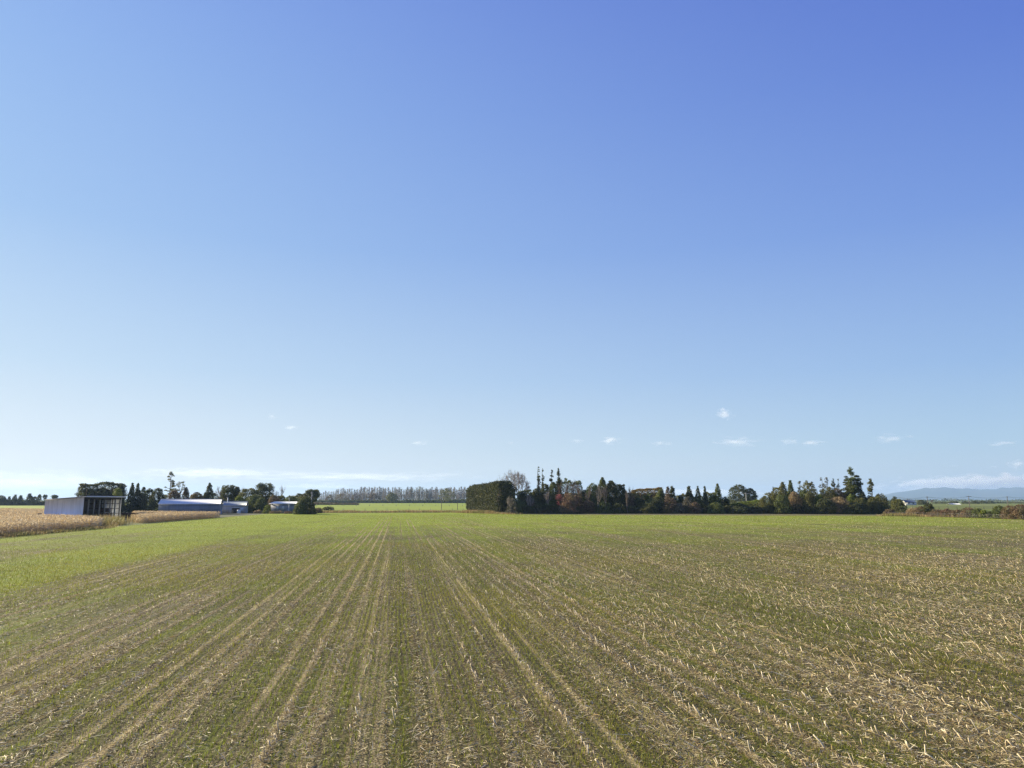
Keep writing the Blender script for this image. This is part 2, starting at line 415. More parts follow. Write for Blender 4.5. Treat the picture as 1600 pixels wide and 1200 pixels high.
o = g.obj('straw_litter', M_straw); tag(o, 'pale flecks of straw strewn along the far rows of the field', 'straw', kind='stuff')

def seedlings(n, d0, d1, pw, seed):
    rg = np.random.default_rng(seed); g = Geo()
    x, y, D = scatter(n, d0, d1, pw, rg); u, v = uv(x, y)
    u = np.round(u/.16)*.16 + rg.normal(0, .03, len(u)) + .07*np.sin(v*.13 + u*.4)
    dens = .14 + .34*vnoise(u*.16+7, v*.006, 8) + .38*vnoise(u*.09, v*.09, 9) + np.clip((v-40)/220, 0, .5) + np.where(u < -28.5, .04, 0) + np.where((u < -20) & (u > -28.5), .55, 0) - .38*(windrow(u, v) - .4) + .35*(vnoise(np.floor(u/.16)*.77, v*.02, 19) - .5)
    k = (rg.random(len(u)) < np.clip((dens - .30)*2.2, .06, 1)) & fade(D, 45, 95, d0 < 20, rg)
    u, v, D = u[k], v[k], D[k]; n = len(u); x, y = xy(u, v)
    sc = (D/16.0)**.38
    H = rg.uniform(.04, .12, n)*sc**.7; w = rg.uniform(.007, .014, n)*sc
    az = rg.uniform(0, 2*math.pi, n); lean = rg.uniform(.1, .9, n)
    dx, dy = np.cos(az)*lean*H, np.sin(az)*lean*H
    qx, qy = -np.sin(az + rg.normal(0, .8, n))*w*.5, np.cos(az)*w*.5
    z = np.full(n, GZ)
    A = np.stack([x - qx, y - qy, z], 1); B = np.stack([x + qx, y + qy, z], 1)
    C = np.stack([x + dx*.5 + qx*.8, y + dy*.5 + qy*.8, z + H*.75], 1); Dd = np.stack([x + dx*.5 - qx*.8, y + dy*.5 - qy*.8, z + H*.75], 1)
    E = np.stack([x + dx*1.2, y + dy*1.2, z + H], 1)
    vv = np.stack([A, B, C, Dd, E], 1); i = np.arange(n)[:, None]*5
    g.add(vv, i + [0, 1, 2, 3], i + [3, 2, 4])
    return g
g = seedlings(520000, 9, 96, 1.3, 31)
o = g.obj('seedling_grass', M_blade); tag(o, 'thin young grass coming up in drilled rows through the near stubble', 'grass', kind='stuff')
g = seedlings(170000, 44, 240, 1.2, 32)
o = g.obj('seedling_grass', M_blade); tag(o, 'young green grass covering the far part of the field', 'grass', kind='stuff')

# ---- cut corn stalks standing in their rows
def stub_geo(rg, k=6):
    L = 1.0; g = Geo()
    pts = [(0, 0, 0), (rg.normal(0, .02), rg.normal(0, .02), .5), (rg.normal(0, .04), rg.normal(0, .04), 1.0)]
    g.tube(pts, [.050, .044, .040], k, cap=True)
    return g
rg = np.random.default_rng(41)
rows, sp = .76, .19
us = []; vs = []
for iu in range(-90, 260):
    u0 = iu*rows
    nn = int(250/sp); v = rg.uniform(0, sp) + np.arange(nn)*sp + rg.normal(0, .04, nn)
    us.append(u0 + rg.normal(0, .05, nn) + .10*np.sin(v*.05 + iu)); vs.append(v)
u = np.concatenate(us); v = np.concatenate(vs); x, y = xy(u, v); D = np.hypot(x, y)
pres = .42*vnoise(u*.35, v*.05, 12) + .36*vnoise(u*1.3+3, v*.012, 13) + .34*vnoise(u*1.1+90, v*.5, 14)
pres += np.clip((u-2)/30, -.22, .16) - np.clip((v - 60)/500, 0, .22)
ang = np.degrees(np.arctan2(x, y))
k = in_field(x, y) & (np.abs(ang) < 43) & (D > 9) & (D < 215) & (pres > .64) & (rg.random(len(u)) < np.clip(.62 - D/190, .06, 1))
u, v, x, y, D = u[k], v[k], x[k], y[k], D[k]
H = (.07 + rg.gamma(2.0, .048, len(x))).clip(.06, .32)*np.clip(1 + (u-8)/45, .7, 1.3)
lean = R(1)*(np.clip(24 + u*1.6, 12, 54)*rg.uniform(.4, 1.25, len(x))); laz = np.where(rg.random(len(x)) < .88, R(172) + rg.normal(0, .32, len(x)), rg.uniform(0, 6.28, len(x)))
o_ = np.argsort(D)
# the ones that show largest stand as objects of their own
infr = (np.abs(x) < y*.735) & (y > 13.9)
near = [i for i in o_ if infr[i]][:300]
prot = [stub_geo(rg).mesh('corn_stub', M_stalk) for _ in range(10)]
for i in near:
    o = bpy.data.objects.new('corn_stub', prot[int(rg.integers(10))]); col.objects.link(o)
    o.location = (x[i], y[i], GZ - .01)
    o.rotation_euler = Vector((math.cos(laz[i])*math.sin(lean[i]), math.sin(laz[i])*math.sin(lean[i]), math.cos(lean[i]))).to_track_quat('Z', 'Y').to_euler()
    wd = float(rg.uniform(.22, .36)); o.scale = (wd, wd, H[i])
    tag(o, 'short pale cut corn stalk standing in the nearest stubble rows', 'corn stub', 'cut corn stalks standing in the stubble rows')
rest = np.ones(len(x), bool); rest[near] = False
xs, ys, Ds, Hs, ls, las = x[rest], y[rest], D[rest], H[rest], lean[rest], laz[rest]
n = len(xs); wr = rg.uniform(.010, .016, n)*(np.maximum(Ds, 16)/16)**.22; Hs = Hs*np.where(Ds > 45, .8, 1.0)
ax = np.stack([np.cos(las)*np.sin(ls), np.sin(las)*np.sin(ls), np.cos(ls)], 1)*Hs[:, None]
ph = rg.uniform(0, 6.28, n); B0 = np.stack([xs, ys, np.full(n, GZ - .01)], 1)
ring = [np.stack([np.cos(ph + j*2.094)*wr, np.sin(ph + j*2.094)*wr, np.zeros(n)], 1) for j in range(3)]
vv = np.stack([B0 + ring[0], B0 + ring[1], B0 + ring[2], B0 + ax + ring[0]*.8, B0 + ax + ring[1]*.8, B0 + ax + ring[2]*.8], 1)
i = np.arange(n)[:, None]*6
g = Geo(); g.add(vv, np.concatenate([i + [0, 1, 4, 3], i + [1, 2, 5, 4], i + [2, 0, 3, 5]]), i + [3, 4, 5])
o = g.obj('corn_stubble', M_stalk); tag(o, 'rows of pale cut corn stalks across the rest of the field', 'stubble', kind='stuff')
print('stubs', n, 'near', len(near))
# ------------------------------------------------------------------ leaf and bark materials
L_dark = leafmat('dark_conifer_leaf', (.074, .090, .036), .8, (.05, .032, .0), .4)
L_blue = leafmat('blue_green_leaf', (.072, .096, .050), .8, (.05, .036, .0), .4)
L_green = leafmat('mid_green_leaf', (.118, .145, .042), .75, (.03, .02, .0))
L_olive = leafmat('olive_leaf', (.135, .140, .042), .5, (.04, .02, .0))
L_hedge = leafmat('cypress_leaf', (.058, .068, .021), .7, (.022, .016, .0), .25, scale=.5)
L_lime = leafmat('bright_leaf', (.16, .20, .03), .4, (.05, .02, 0))
L_gold = leafmat('golden_leaf', (.26, .17, .045), .45, (-.05, -.01, 0))
L_tan = leafmat('dry_seedhead', (.34, .25, .13), .4, (-.12, -.08, -.04))
L_brown = leafmat('brown_bramble', (.185, .125, .072), .5, (.0, .03, -.01))
L_rust = leafmat('rusty_twig', (.25, .15, .09), .45, (-.05, .02, .0))
L_red = leafmat('red_leaf', (.36, .11, .10), .4, (-.1, .04, .0), .3)
L_grey = leafmat('grey_leaf', (.17, .155, .11), .5, (-.06, -.04, -.04))
L_twig = plain('grey_twig', (.20, .155, .125), .8, var=.3)
L_pale = plain('pale_twig', (.30, .25, .21), .8, var=.3)
L_pop = plain('poplar_twig', (.31, .265, .235), .8, var=.25)
B_bark = plain('bark', (.10, .08, .06), .9, var=.35, scale=6, stretch=(3, 3, .6))
B_grey = plain('grey_bark', (.20, .17, .145), .9, var=.3, scale=6, stretch=(3, 3, .6))
LEAF_N = 1.0

def envelope(kind, t):
    if kind == 'round': return np.sqrt(np.clip(1 - (2*t-1)**2, 0, 1))
    if kind == 'dome': return np.sqrt(np.clip(1 - t**2.4, 0, 1))
    if kind == 'cone': return (1-t)**.8*.96 + .04
    if kind == 'fatcone': return np.clip((1-t)**.55, 0, 1)*np.clip(t*8 + .55, 0, 1)
    if kind == 'column': return np.clip(1.15*(1 - t**3), 0, 1)*np.clip(t*5 + .5, 0, 1)
    if kind == 'umbrella': return np.clip(t**.6*1.25, 0, 1)*np.sqrt(np.clip(1 - t**7, 0, 1))
    if kind == 'pine': return np.clip((1-t)**.7*1.1 + .06, 0, 1)*np.clip(t*4 + .5, 0, 1)
    if kind == 'vase': return np.clip(.3 + t, 0, 1)*np.sqrt(np.clip(1 - t**5, 0, 1))
    return np.ones_like(t)

def crown_clumps(rg, kind, H, W, zb, K, cr, spread=.95, flat=.75):
    t = rg.beta(1.0, 1.15, K) if kind in ('cone', 'fatcone', 'pine', 'column') else rg.random(K)
    if kind in ('cone', 'fatcone', 'column', 'pine'): t[0] = .985; t[1] = .93
    e = envelope(kind, t)*W/2
    ph = rg.uniform(0, 2*math.pi, K)
    rr = np.sqrt(rg.uniform(.12, 1, K))**.8*np.clip(e - cr*.6*e/(W/2 + 1e-6), .02, None)*spread*rg.uniform(.75, 1.18, K)
    z = zb + t*(H - zb)
    c = np.stack([rr*np.cos(ph), rr*np.sin(ph), z], 1)
    r = cr*rg.uniform(.6, 1.25, K)*np.clip(.45 + .6*e/(W/2 + 1e-6), .35, 1.05)
    c[:, 2] = np.minimum(c[:, 2], H - r*flat*.75)
    c[:, 2] = np.maximum(c[:, 2], r*flat*.6)
    return c, r

def fill_clumps(rg, c, r, per, flat=.75):
    K = len(c); idx = np.repeat(np.arange(K), np.maximum(3, (per*(r/r.mean())**2).astype(int)))
    d = rg.normal(size=(len(idx), 3)); d /= np.linalg.norm(d, axis=1, keepdims=True)
    rad = r[idx]*(.35 + .75*rg.random(len(idx))**.6)
    p = c[idx] + d*rad[:, None]*np.array([1, 1, flat])
    p[:, 2] = np.maximum(p[:, 2], .06)
    return p

def limbs(g, rg, c, H, zb, r0, n, kind):
    top = H*(.97 if kind in ('cone', 'pine', 'column', 'fatcone') else .62)
    s = np.linspace(0, 1, 7)
    path = np.stack([np.cumsum(rg.normal(0, r0*.35, 7)), np.cumsum(rg.normal(0, r0*.35, 7)), s*top], 1); path[0, :2] = 0
    g.tube(path, r0*(1 - .86*s) * np.where(s == 0, 1.25, 1), 6, cap=True)
    for i in rg.choice(len(c), min(n, len(c)), replace=False):
        e = c[i]; z0 = max(zb*.7, min(top*.95, e[2] - np.hypot(e[0], e[1])*rg.uniform(.2, .8)))
        st = np.array([np.interp(z0, path[:, 2], path[:, 0]), np.interp(z0, path[:, 2], path[:, 1]), z0])
        mid = (st + e)/2 + np.array([0, 0, -.06*np.linalg.norm(e - st)])
        g.tube([st, mid, e], [r0*.36, r0*.22, r0*.07], 4)

def leafy(name, px, top, wpx, D, kind, leaf, label, cat='tree', zb=.12, K=None, cr=None, dens=1.0, flat=.75, trunk=True, bark=None,
          group=None, seed=None, nl=9, card=None, size=None):
    "a tree or shrub: trunk with limbs, crown of leaf clumps"
    H = zt(top, D); W = wpx*D/1125.0*1.18
    sd = int(abs(px)*13 + top*7 + D) if seed is None else seed
    rg = np.random.default_rng(sd)
    root = thing(name, (gx(px, D), D, 0), label, cat, group, rg.uniform(0, 6.28))
    s = card or max(.14, .00088*D)
    if K is None: K = int(np.clip(9 + W*H*.7, 16, 80))
    cr = cr or max(.40, .66*math.sqrt(W*H/K))
    cr = min(cr, W*.42)
    c, r = crown_clumps(rg, kind, H, W, zb*H, K, cr, flat=flat)
    per = dens*8.5*(cr/s)**2
    p = fill_clumps(rg, c, r, np.clip(per, 14, 320), flat)
    if dens >= .8:                                       # a full crown: leaves all through its lumpy outline
        e0 = 160; tt = np.linspace(0, 1, e0); ee = envelope(kind, tt); cdf = np.cumsum(ee + .02); cdf /= cdf[-1]
        nf = int(np.clip(dens*2.6*W*(H - zb*H)/(s*s*.5), 200, 5200)); t_ = np.interp(rg.random(nf), cdf, tt); ph = rg.uniform(0, 6.283, nf)
        lump = .62 + .62*vnoise(ph*(1.6 + W*.12) + sd % 97, t_*(2.5 + H*.42), 17 + sd % 5)
        er = envelope(kind, t_)*W/2*.93*lump*(1 - .30*rg.random(nf)**2)
        z_ = zb*H*.9 + t_*(H*.985 - zb*H*.9) + (lump - .95)*.35
        p = np.concatenate([p, np.stack([er*np.cos(ph), er*np.sin(ph), np.clip(z_, .05, H)], 1) + rg.normal(0, s*.5, (nf, 3))]); p[:, 2] = np.clip(p[:, 2], .05, H*1.01)
    g = Geo(); g.cards(p, s, rg)
    g.obj('crown' if trunk else 'foliage', leaf, root)
    t = Geo()
    if trunk: limbs(t, rg, c, H, zb*H, max(.09, H*.020), nl, kind); t.obj('trunk', bark or B_bark, root)
    else:
        for i in rg.choice(len(c), min(8, len(c)), replace=False):
            e = c[i]; b = np.array([e[0]*.25, e[1]*.25, 0]); t.tube([b, (b + e)/2 + rg.normal(0, .08, 3), e], [max(.03, H*.012), max(.02, H*.008), .01], 4)
        t.obj('stem', bark or B_bark, root)
    return root

def bare_geo(rg, H, W, r0, forks=4, depth=5, up=.5, base=.25, tw=.035, nb=3):
    "branching skeleton; thick wood in one Geo, twigs in the other"
    wood, twig = Geo(), Geo()
    out = []
    def grow(p, d, L, r, lev):
        n = 4; pts = [p]
        for i in range(n - 1):
            d = d + rg.normal(0, .13, 3) + np.array([0, 0, up*.10]); d /= np.linalg.norm(d)
            pts.append(pts[-1] + d*L/(n - 1))
        (wood if lev < 2 else twig).tube(pts, np.linspace(r, max(r*.55, tw*.4), n), 5 if lev < 2 else 3)
        if lev >= depth: return
        kids = nb + (rg.random() < .5) + (1 if lev == 0 else 0)
        for j in range(kids):
            f = 1.0 if j == 0 else rg.uniform(.45, 1.0)
            q = pts[-1] if f == 1.0 else pts[0] + (pts[-1] - pts[0])*f
            a = rg.uniform(0, 6.28); tilt = rg.uniform(.25, .75)*(1.15 if j else .5)
            ref = np.cross(d, rg.normal(size=3)); ref /= np.linalg.norm(ref)
            nd = d*math.cos(tilt) + ref*math.sin(tilt) + np.array([0, 0, up*.18]); nd /= np.linalg.norm(nd)
            grow(q, nd, L*rg.uniform(.62, .86), max(r*.58, tw*.5), lev + 1)
    grow(np.zeros(3), np.array([0, 0, 1.0]), H*base, r0, 0)
    # fit into the wanted height and width
    for G in (wood, twig):
        G.v = [a.astype(float) for a in G.v]
    allv = np.concatenate(wood.v + twig.v)
    kz = H/allv[:, 2].max(); kx = (W/2)/np.percentile(np.hypot(allv[:, 0], allv[:, 1]), 97)
    for G in (wood, twig): G.v = [a*np.array([kx, kx, kz]) for a in G.v]
    return wood, twig

def bare(name, px, top, wpx, D, label, cat='tree', twigm=None, bark=None, depth=5, up=.5, base=.25, tw=.045, group=None, nb=3, lean=0.0, seed=0):
    H = zt(top, D); W = wpx*D/1125.0; rg = np.random.default_rng(seed or int(abs(px)*17 + top*5 + D))
    root = thing(name, (gx(px, D), D, 0), label, cat, group)
    root.rotation_euler = (0, R(lean), 0)
    w, t = bare_geo(rg, H, W, max(.08, H*.020), depth=depth, up=up, base=base, tw=tw, nb=nb)
    w.obj('trunk', bark or B_grey, root); t.obj('crown', twigm or L_twig, root)
    return root

def hedge(name, pts, hts, width, leaf, label, D, card=None, dens=1.0, core=None, rough=.35, cat='hedge', group=None, ragged=.25, seed=1):
    "a clipped hedge along a line of ground points, with heights: a leafy skin of small leaf faces over a dark woody inside"
    rg = np.random.default_rng(seed)
    pts = np.array(pts, float); hts = np.array(hts, float)
    o0 = pts.mean(0); seg = np.hypot(*np.diff(pts, axis=0).T); cum = np.concatenate([[0], np.cumsum(seg)]); Ltot = cum[-1]
    root = thing(name, (o0[0], o0[1], 0), label, cat, group)
    s = card or max(.16, .00088*D)
    def P(a, across):
        x = np.interp(a, cum, pts[:, 0]) - o0[0]; y = np.interp(a, cum, pts[:, 1]) - o0[1]
        i = np.clip(np.searchsorted(cum, a, 'right') - 1, 0, len(seg) - 1)
        tx = (pts[i+1, 0] - pts[i, 0])/seg[i]; ty = (pts[i+1, 1] - pts[i, 1])/seg[i]
        return x - ty*across, y + tx*across
    hm = hts.mean(); area = 2*Ltot*hm + Ltot*width + 2*width*hm
    n = int(dens*8.0*area/(s*s*2.2)); n = min(n, 120000)
    w1, w2, w3 = Ltot*hm, Ltot*width, width*hm
    f = rg.choice(5, n, p=np.array([w1, w1, w2, w3, w3])/(2*w1 + w2 + 2*w3))
    a = rg.uniform(0, Ltot, n); a = np.where(f == 3, 0, np.where(f == 4, Ltot, a))
    h = np.interp(a, cum, hts)
    hx = h*(1 + ragged*(vnoise(a*.45 + 11, a*0 + seed, 55 + seed) - .5) + .35*ragged*(vnoise(a*1.9, a*0 + 3, 56) - .5))
    z = rg.random(n)*hx; z = np.where(f == 2, hx, z)
    c = rg.uniform(-.5, .5, n)*width; c = np.where(f == 0, -.5*width, np.where(f == 1, .5*width, c))
    shr = 1 - .22*np.clip((z/hx - .75)/.25, 0, 1)**2
    bump = (vnoise(a*.55 + f*31, z*.6, 61) - .5)*width*rough + (vnoise(a*1.7 + f*17, z*1.9, 62) - .5)*width*rough*.5
    c = c*shr + np.sign(c)*np.where(f < 2, bump, 0); z = z + np.where(f == 2, bump*.5, 0)
    a = a + np.where(f == 3, -bump, np.where(f == 4, bump, 0))
    x, y = P(np.clip(a, 0, Ltot), c)
    e = np.where(a < 0, a, np.where(a > Ltot, a - Ltot, 0))
    tx = (pts[-1, 0] - pts[0, 0])/Ltot; ty = (pts[-1, 1] - pts[0, 1])/Ltot
    p = np.stack([x + tx*e, y + ty*e, np.clip(z, .04, None)], 1) + rg.normal(0, s*.7, (n, 3))*np.array([1, 1, .8])
    p[:, 2] = np.maximum(p[:, 2], .05)
    g = Geo(); g.cards(p, s, rg)
    g.obj('foliage', leaf, root)
    k = Geo(); m = max(2, int(Ltot/2.5)); aa = np.linspace(min(1.2, Ltot*.2), Ltot - min(1.2, Ltot*.2), m)
    hh = np.interp(aa, cum, hts)*(.78 + .12*rg.random(m)); ww = width*.5*(.30 + .15*rg.random(m))
    L_ = P(aa, -ww); R_ = P(aa, ww); rings = np.stack([np.stack([L_[0], L_[1], aa*0 + .02], 1), np.stack([L_[0], L_[1], hh*.9], 1),
        np.stack([(L_[0] + R_[0])/2, (L_[1] + R_[1])/2, hh], 1), np.stack([R_[0], R_[1], hh*.9], 1), np.stack([R_[0], R_[1], aa*0 + .02], 1)], 1)
    q = [(i*5 + j, i*5 + j + 1, (i+1)*5 + j + 1, (i+1)*5 + j) for i in range(m-1) for j in range(4)]
    k.add(rings.reshape(-1, 3), q + [(0, 1, 3, 4), ((m-1)*5 + 4, (m-1)*5 + 3, (m-1)*5 + 1, (m-1)*5)], [(1, 2, 3), ((m-1)*5 + 3, (m-1)*5 + 2, (m-1)*5 + 1)])
    k.obj('branches', core or B_bark, root)
    return root

def px_line(lst):
    return [(gx(px, D), D) for px, D in lst]
# ================================================================== left horizon: far dark pines
GP = 'dark pines on the far left skyline'
for px, top, w, kd, lb in [
        (2, 774, 11, 'round', 'dark far pine at the very left end of the skyline row'),
        (14, 776, 7, 'pine', 'narrow low dark pine, second in the far row'),
        (23, 773, 9, 'pine', 'dark pointed pine before the first gap in the far row'),
        (32, 774, 9, 'pine', 'dark forked pine in the middle of the far row'),
        (46, 771.5, 11, 'fatcone', 'tallest dark broad pine of the far left row'),
        (54, 776, 9, 'round', 'low dark pine on the flank of the tallest far pine'),
        (61.5, 772.5, 4.5, 'column', 'thin bare-stemmed pine with a small tuft'),
        (70, 773, 5.5, 'umbrella', 'slim pine with a round tuft just left of the white shed'),
        (85, 773.5, 9, 'umbrella', 'leaning dark pine showing above the white shed roof')]:
    leafy('pine_tree', px, top, w, 620, kd, L_dark, lb, zb=.25 if kd not in ('umbrella', 'column') else .55, group=GP, K=14, nl=5)
hedge('hedge', px_line([(-40, 625), (30, 625), (75, 640), (100, 650)]), [3.4, 3.8, 3.0, 3.0], 5, L_dark, 'low dark hedge under the far pines across the green paddock', 620, seed=4)

# ================================================================== trees behind the sheds
hedge('shelterbelt', px_line([(127, 262), (158, 268), (187, 275)]), [10.2, 11.0, 10.8], 6, L_dark, 'tall dark clipped shelterbelt rising behind the open white shed', 265, seed=5, ragged=.10, rough=.3)
leafy('cypress_tree', 188, 757, 15, 268, 'fatcone', L_blue, 'dark cypress at the right end of the tall shelterbelt', zb=.05)
leafy('shrub', 183, 763, 12, 258, 'round', L_lime, 'yellow-green autumn tree lit up against the dark shelterbelt', zb=.45, K=16, dens=.7)
leafy('cypress_tree', 205, 754.5, 18, 266, 'cone', L_dark, 'pointed dark cypress, taller of the twin spires right of the white shed', zb=.02, K=50)
leafy('cypress_tree', 214, 754.5, 16, 268, 'cone', L_dark, 'slimmer pointed dark cypress of the twin spires', zb=.02, K=50)
leafy('cypress_tree', 223, 761, 15, 270, 'fatcone', L_blue, 'low blunt dark cypress between the twin spires and the round ones', zb=.02)
leafy('cypress_tree', 233, 763, 19, 268, 'dome', L_dark, 'rounded dark cypress left of the broadest round one', zb=.02)
leafy('cypress_tree', 246, 762.5, 24, 264, 'dome', L_dark, 'broad rounded black-green cypress beside the long barn', zb=.02, K=50)
leafy('pine_tree', 264, 737, 25, 290, 'pine', L_olive, 'tallest open-branched pine behind the long barn', zb=.25, K=56, cr=.75, dens=.55, nl=34, flat=.45)
leafy('pine_tree', 280.5, 751, 19, 292, 'umbrella', L_olive, 'thin pine with a leaning tufted top behind the long barn', zb=.5, K=14, cr=.7, dens=.7, nl=12)
leafy('pine_tree', 290, 761, 15, 286, 'pine', L_brown, 'short rusty pine right of the thin leaning one', zb=.2, K=22, cr=.8, nl=14)
leafy('shrub', 272, 766, 16, 284, 'round', L_brown, 'brownish bushy tree between the trunks of the two tall pines', zb=.2)
leafy('broadleaf_tree', 307, 769, 24, 282, 'dome', L_gold, 'low golden-olive tree peeping over the long barn roof', zb=.1)
leafy('conifer_tree', 326, 754.5, 24, 284, 'cone', L_dark, 'dark pyramid-shaped conifer over the long barn', zb=.03, K=60)
bare('bare_tree', 345, 759, 17, 300, 'leafless grey tree behind the gap between the two barns', twigm=L_pale)
leafy('macrocarpa_tree', 357, 757, 24, 286, 'round', L_dark, 'black-green rounded tree standing over the grey-roofed barn', zb=.3, K=34)
leafy('macrocarpa_tree', 369.5, 760, 9, 284, 'vase', L_dark, 'upright dark side tree leaning from the rounded one', zb=.35, K=14)
bare('bare_tree', 379, 758, 8, 300, 'thin leafless tree just right of the dark rounded tree', twigm=L_pale, depth=4)
leafy('broadleaf_tree', 390, 763, 34, 280, 'round', L_olive, 'wide olive-green tree right above the grey-roofed barn', zb=.15, K=46)
leafy('broadleaf_tree', 374, 775, 18, 274, 'dome', L_lime, 'small yellow-green tree behind the grey-roofed barn', zb=.1)
leafy('broadleaf_tree', 398, 773, 30, 272, 'dome', L_green, 'dark leafy tree beside the end wall of the grey-roofed barn', zb=.04, K=44)
leafy('broadleaf_tree', 408, 778, 22, 268, 'dome', L_green, 'dense green bush left of the small blue shed', zb=.02)
leafy('gum_tree', 413, 754.5, 27, 300, 'umbrella', L_blue, 'tall gum with a layered flat-topped crown', zb=.45, K=26, cr=1.0, dens=.9, nl=16, bark=B_grey)
bare('bare_tree', 427, 762, 12, 296, 'grey leafless tree beside the tall gum', twigm=L_twig, depth=4)
bare('bare_tree', 437, 757.5, 16, 300, 'pale leafless tree of crooked limbs behind the small blue shed', twigm=L_pale, bark=B_grey, depth=4, up=.7)
leafy('shrub', 428, 774, 22, 286, 'dome', L_brown, 'grey-brown thicket under the pale leafless tree', zb=.02)
leafy('broadleaf_tree', 440, 774, 20, 290, 'dome', L_olive, 'low olive tree behind the left half of the small blue shed', zb=.05)
leafy('broadleaf_tree', 455, 774, 26, 284, 'dome', L_green, 'rounded bush showing above the small blue shed roof', zb=.05)
leafy('broadleaf_tree', 471, 774.5, 24, 292, 'dome', L_olive, 'sunlit olive bush behind the right end of the small blue shed', zb=.05)
leafy('shrub', 418, 789, 11, 256, 'dome', L_lime, 'yellow-green shrub at the left corner of the small blue shed', zb=.0, trunk=False)
leafy('shrub', 477, 776.5, 28, 243, 'dome', L_dark, 'big dense dark bush in front of the small blue shed', zb=.0, K=54, trunk=False, dens=1.2)
leafy('shrub', 470, 783, 18, 241, 'dome', L_green, 'lower green shrub on the left skirt of the big dark bush', zb=.0, trunk=False)
leafy('shrub', 488, 789, 13, 246, 'dome', L_dark, 'small dark shrub on the right skirt of the big dark bush', zb=.0, trunk=False)
leafy('pine_tree', 489, 764.5, 22, 330, 'umbrella', L_dark, 'dark wind-swept pine standing alone behind the big dark bush', zb=.4, K=22, nl=12)
leafy('shrub', 514, 791.5, 16, 335, 'dome', L_dark, 'low round black bush alone in the bright pasture', cat='bush', zb=.0, K=18, trunk=False)
for px, top, w, D, lf, lb in [(498, 793, 12, 262, L_brown, 'brown scrub beside the shadow of the big dark bush'), (404, 797, 14, 258, L_tan, 'tall pale dry grass clump left of the small blue shed'),
        (432, 798, 18, 254, L_tan, 'low dry grass clump in front of the small blue shed'), (452, 799, 14, 252, L_brown, 'brown weedy clump before the small blue shed, nearest the dark bush')]:
    leafy('shrub', px, top, w, D, 'dome', lf, lb, 'shrub', zb=0, K=14, trunk=False)

hedge('hedge', px_line([(298, 306), (345, 304), (420, 304), (480, 304)]), [6.0, 5.6, 6.2, 5.6], 4, L_olive, 'ragged olive hedge running behind the barns and the small blue shed', 304, seed=25, ragged=.8, rough=.7)
# ================================================================== far poplar windbreak
rg = np.random.default_rng(77)
def poplar_mesh(seed, leafy_=False):
    r = np.random.default_rng(seed); w, t = Geo(), Geo(); H = 26.0
    w.tube([(0, 0, 0), (r.normal(0, .3), 0, 9), (r.normal(0, .4), 0, 18), (0, 0, 25.5)], [.28, .22, .14, .05], 5)
    for i in range(150):
        z = r.uniform(2.5, 23); L = (26 - z)*r.uniform(.12, .30) + 1.2; a = r.uniform(0, 6.28); sp_ = r.uniform(.3, .85)
        d = np.array([math.cos(a)*sp_, math.sin(a)*sp_, 1.0]); d /= np.linalg.norm(d); p = np.array([0, 0, z])
        e = p + d*L; t.tube([p, p + d*L*.5 + np.array([math.cos(a), math.sin(a), 0])*.25, e], [.08, .06, .035], 3)
        for j in range(4):
            b = p + d*L*r.uniform(.3, .9); dd = d + r.normal(0, .25, 3); t.tube([b, b + dd*L*.4], [.05, .03], 3)
    f = None
    if leafy_:
        f = Geo(); pp = np.stack([r.normal(0, 1.2, 380), r.normal(0, 1.2, 380), r.uniform(6, 25, 380)], 1); f.cards(pp, .5, r)
    return w.mesh('trunk', B_grey), t.mesh('crown', L_pop), (f.mesh('leaves', L_olive) if f else None)
PV = [poplar_mesh(100 + i) for i in range(5)]; PL = [poplar_mesh(200 + i, True) for i in range(3)]
px = 499.0
pi_ = 0
while px < 737:
    left = px < 545
    D = 1150 + (545 - px)*4 if left else 1150 + rg.normal(0, 22)
    lf = 622 < px < 668 and rg.random() < .75
    v = PL[int(rg.integers(3))] if lf else PV[int(rg.integers(5))]
    root = thing('poplar_tree', (gx(px, D), D, 0),
                 'tall poplar still carrying some olive leaves in the far windbreak' if lf else 'tall bare grey poplar in the far windbreak across the bright pasture', 'tree',
                 'leafy poplars of the far windbreak' if lf else 'bare poplars of the far windbreak', rg.uniform(0, 6.28))
    sc = (.80 + .2*(px - 499)/46 if left else 1.0)*rg.uniform(.84, 1.06); root.scale = (sc*rg.uniform(.9, 1.4), sc*rg.uniform(.9, 1.4), sc)
    for nm, me in zip(('trunk', 'crown', 'leaves'), v):
        if me: o = bpy.data.objects.new(nm, me); col.objects.link(o); o.parent = root
    px += rg.uniform(1.7, 4.0)
leafy('willow_tree', 697, 763, 26, 1000, 'round', L_olive, 'round olive tree in front of the far poplars near their right end', zb=.12, K=40, dens=.6)
leafy('willow_tree', 612, 770, 16, 1060, 'round', L_olive, 'small yellowish round tree at the foot of the far poplars', zb=.1)
for px, top, w, lb in [(534, 771, 22, 'brown bushy tree under the left end of the far poplars'), (556, 772, 20, 'grey-brown bushy tree, second below the bare far poplars'),
                       (583, 771, 24, 'dark scrubby tree in the middle below the bare far poplars'), (515, 773, 14, 'low bushy tree left of the far poplar row')]:
    leafy('scrub_tree', px, top, w, 1120, 'dome', L_brown, lb, zb=.05, dens=.6)
hedge('hedge', px_line([(494, 1090), (620, 1080), (736, 1060)]), [3.2, 3.4, 4.6], 8, L_dark, 'long low dark hedge along the far side of the bright pasture', 1080, seed=8, card=.8)
hedge('hedge', px_line([(470, 700), (530, 690), (560, 690)]), [1.6, 1.3, 1.0], 4, L_brown, 'low brown hedge at the left end of the bright pasture', 700, seed=9)

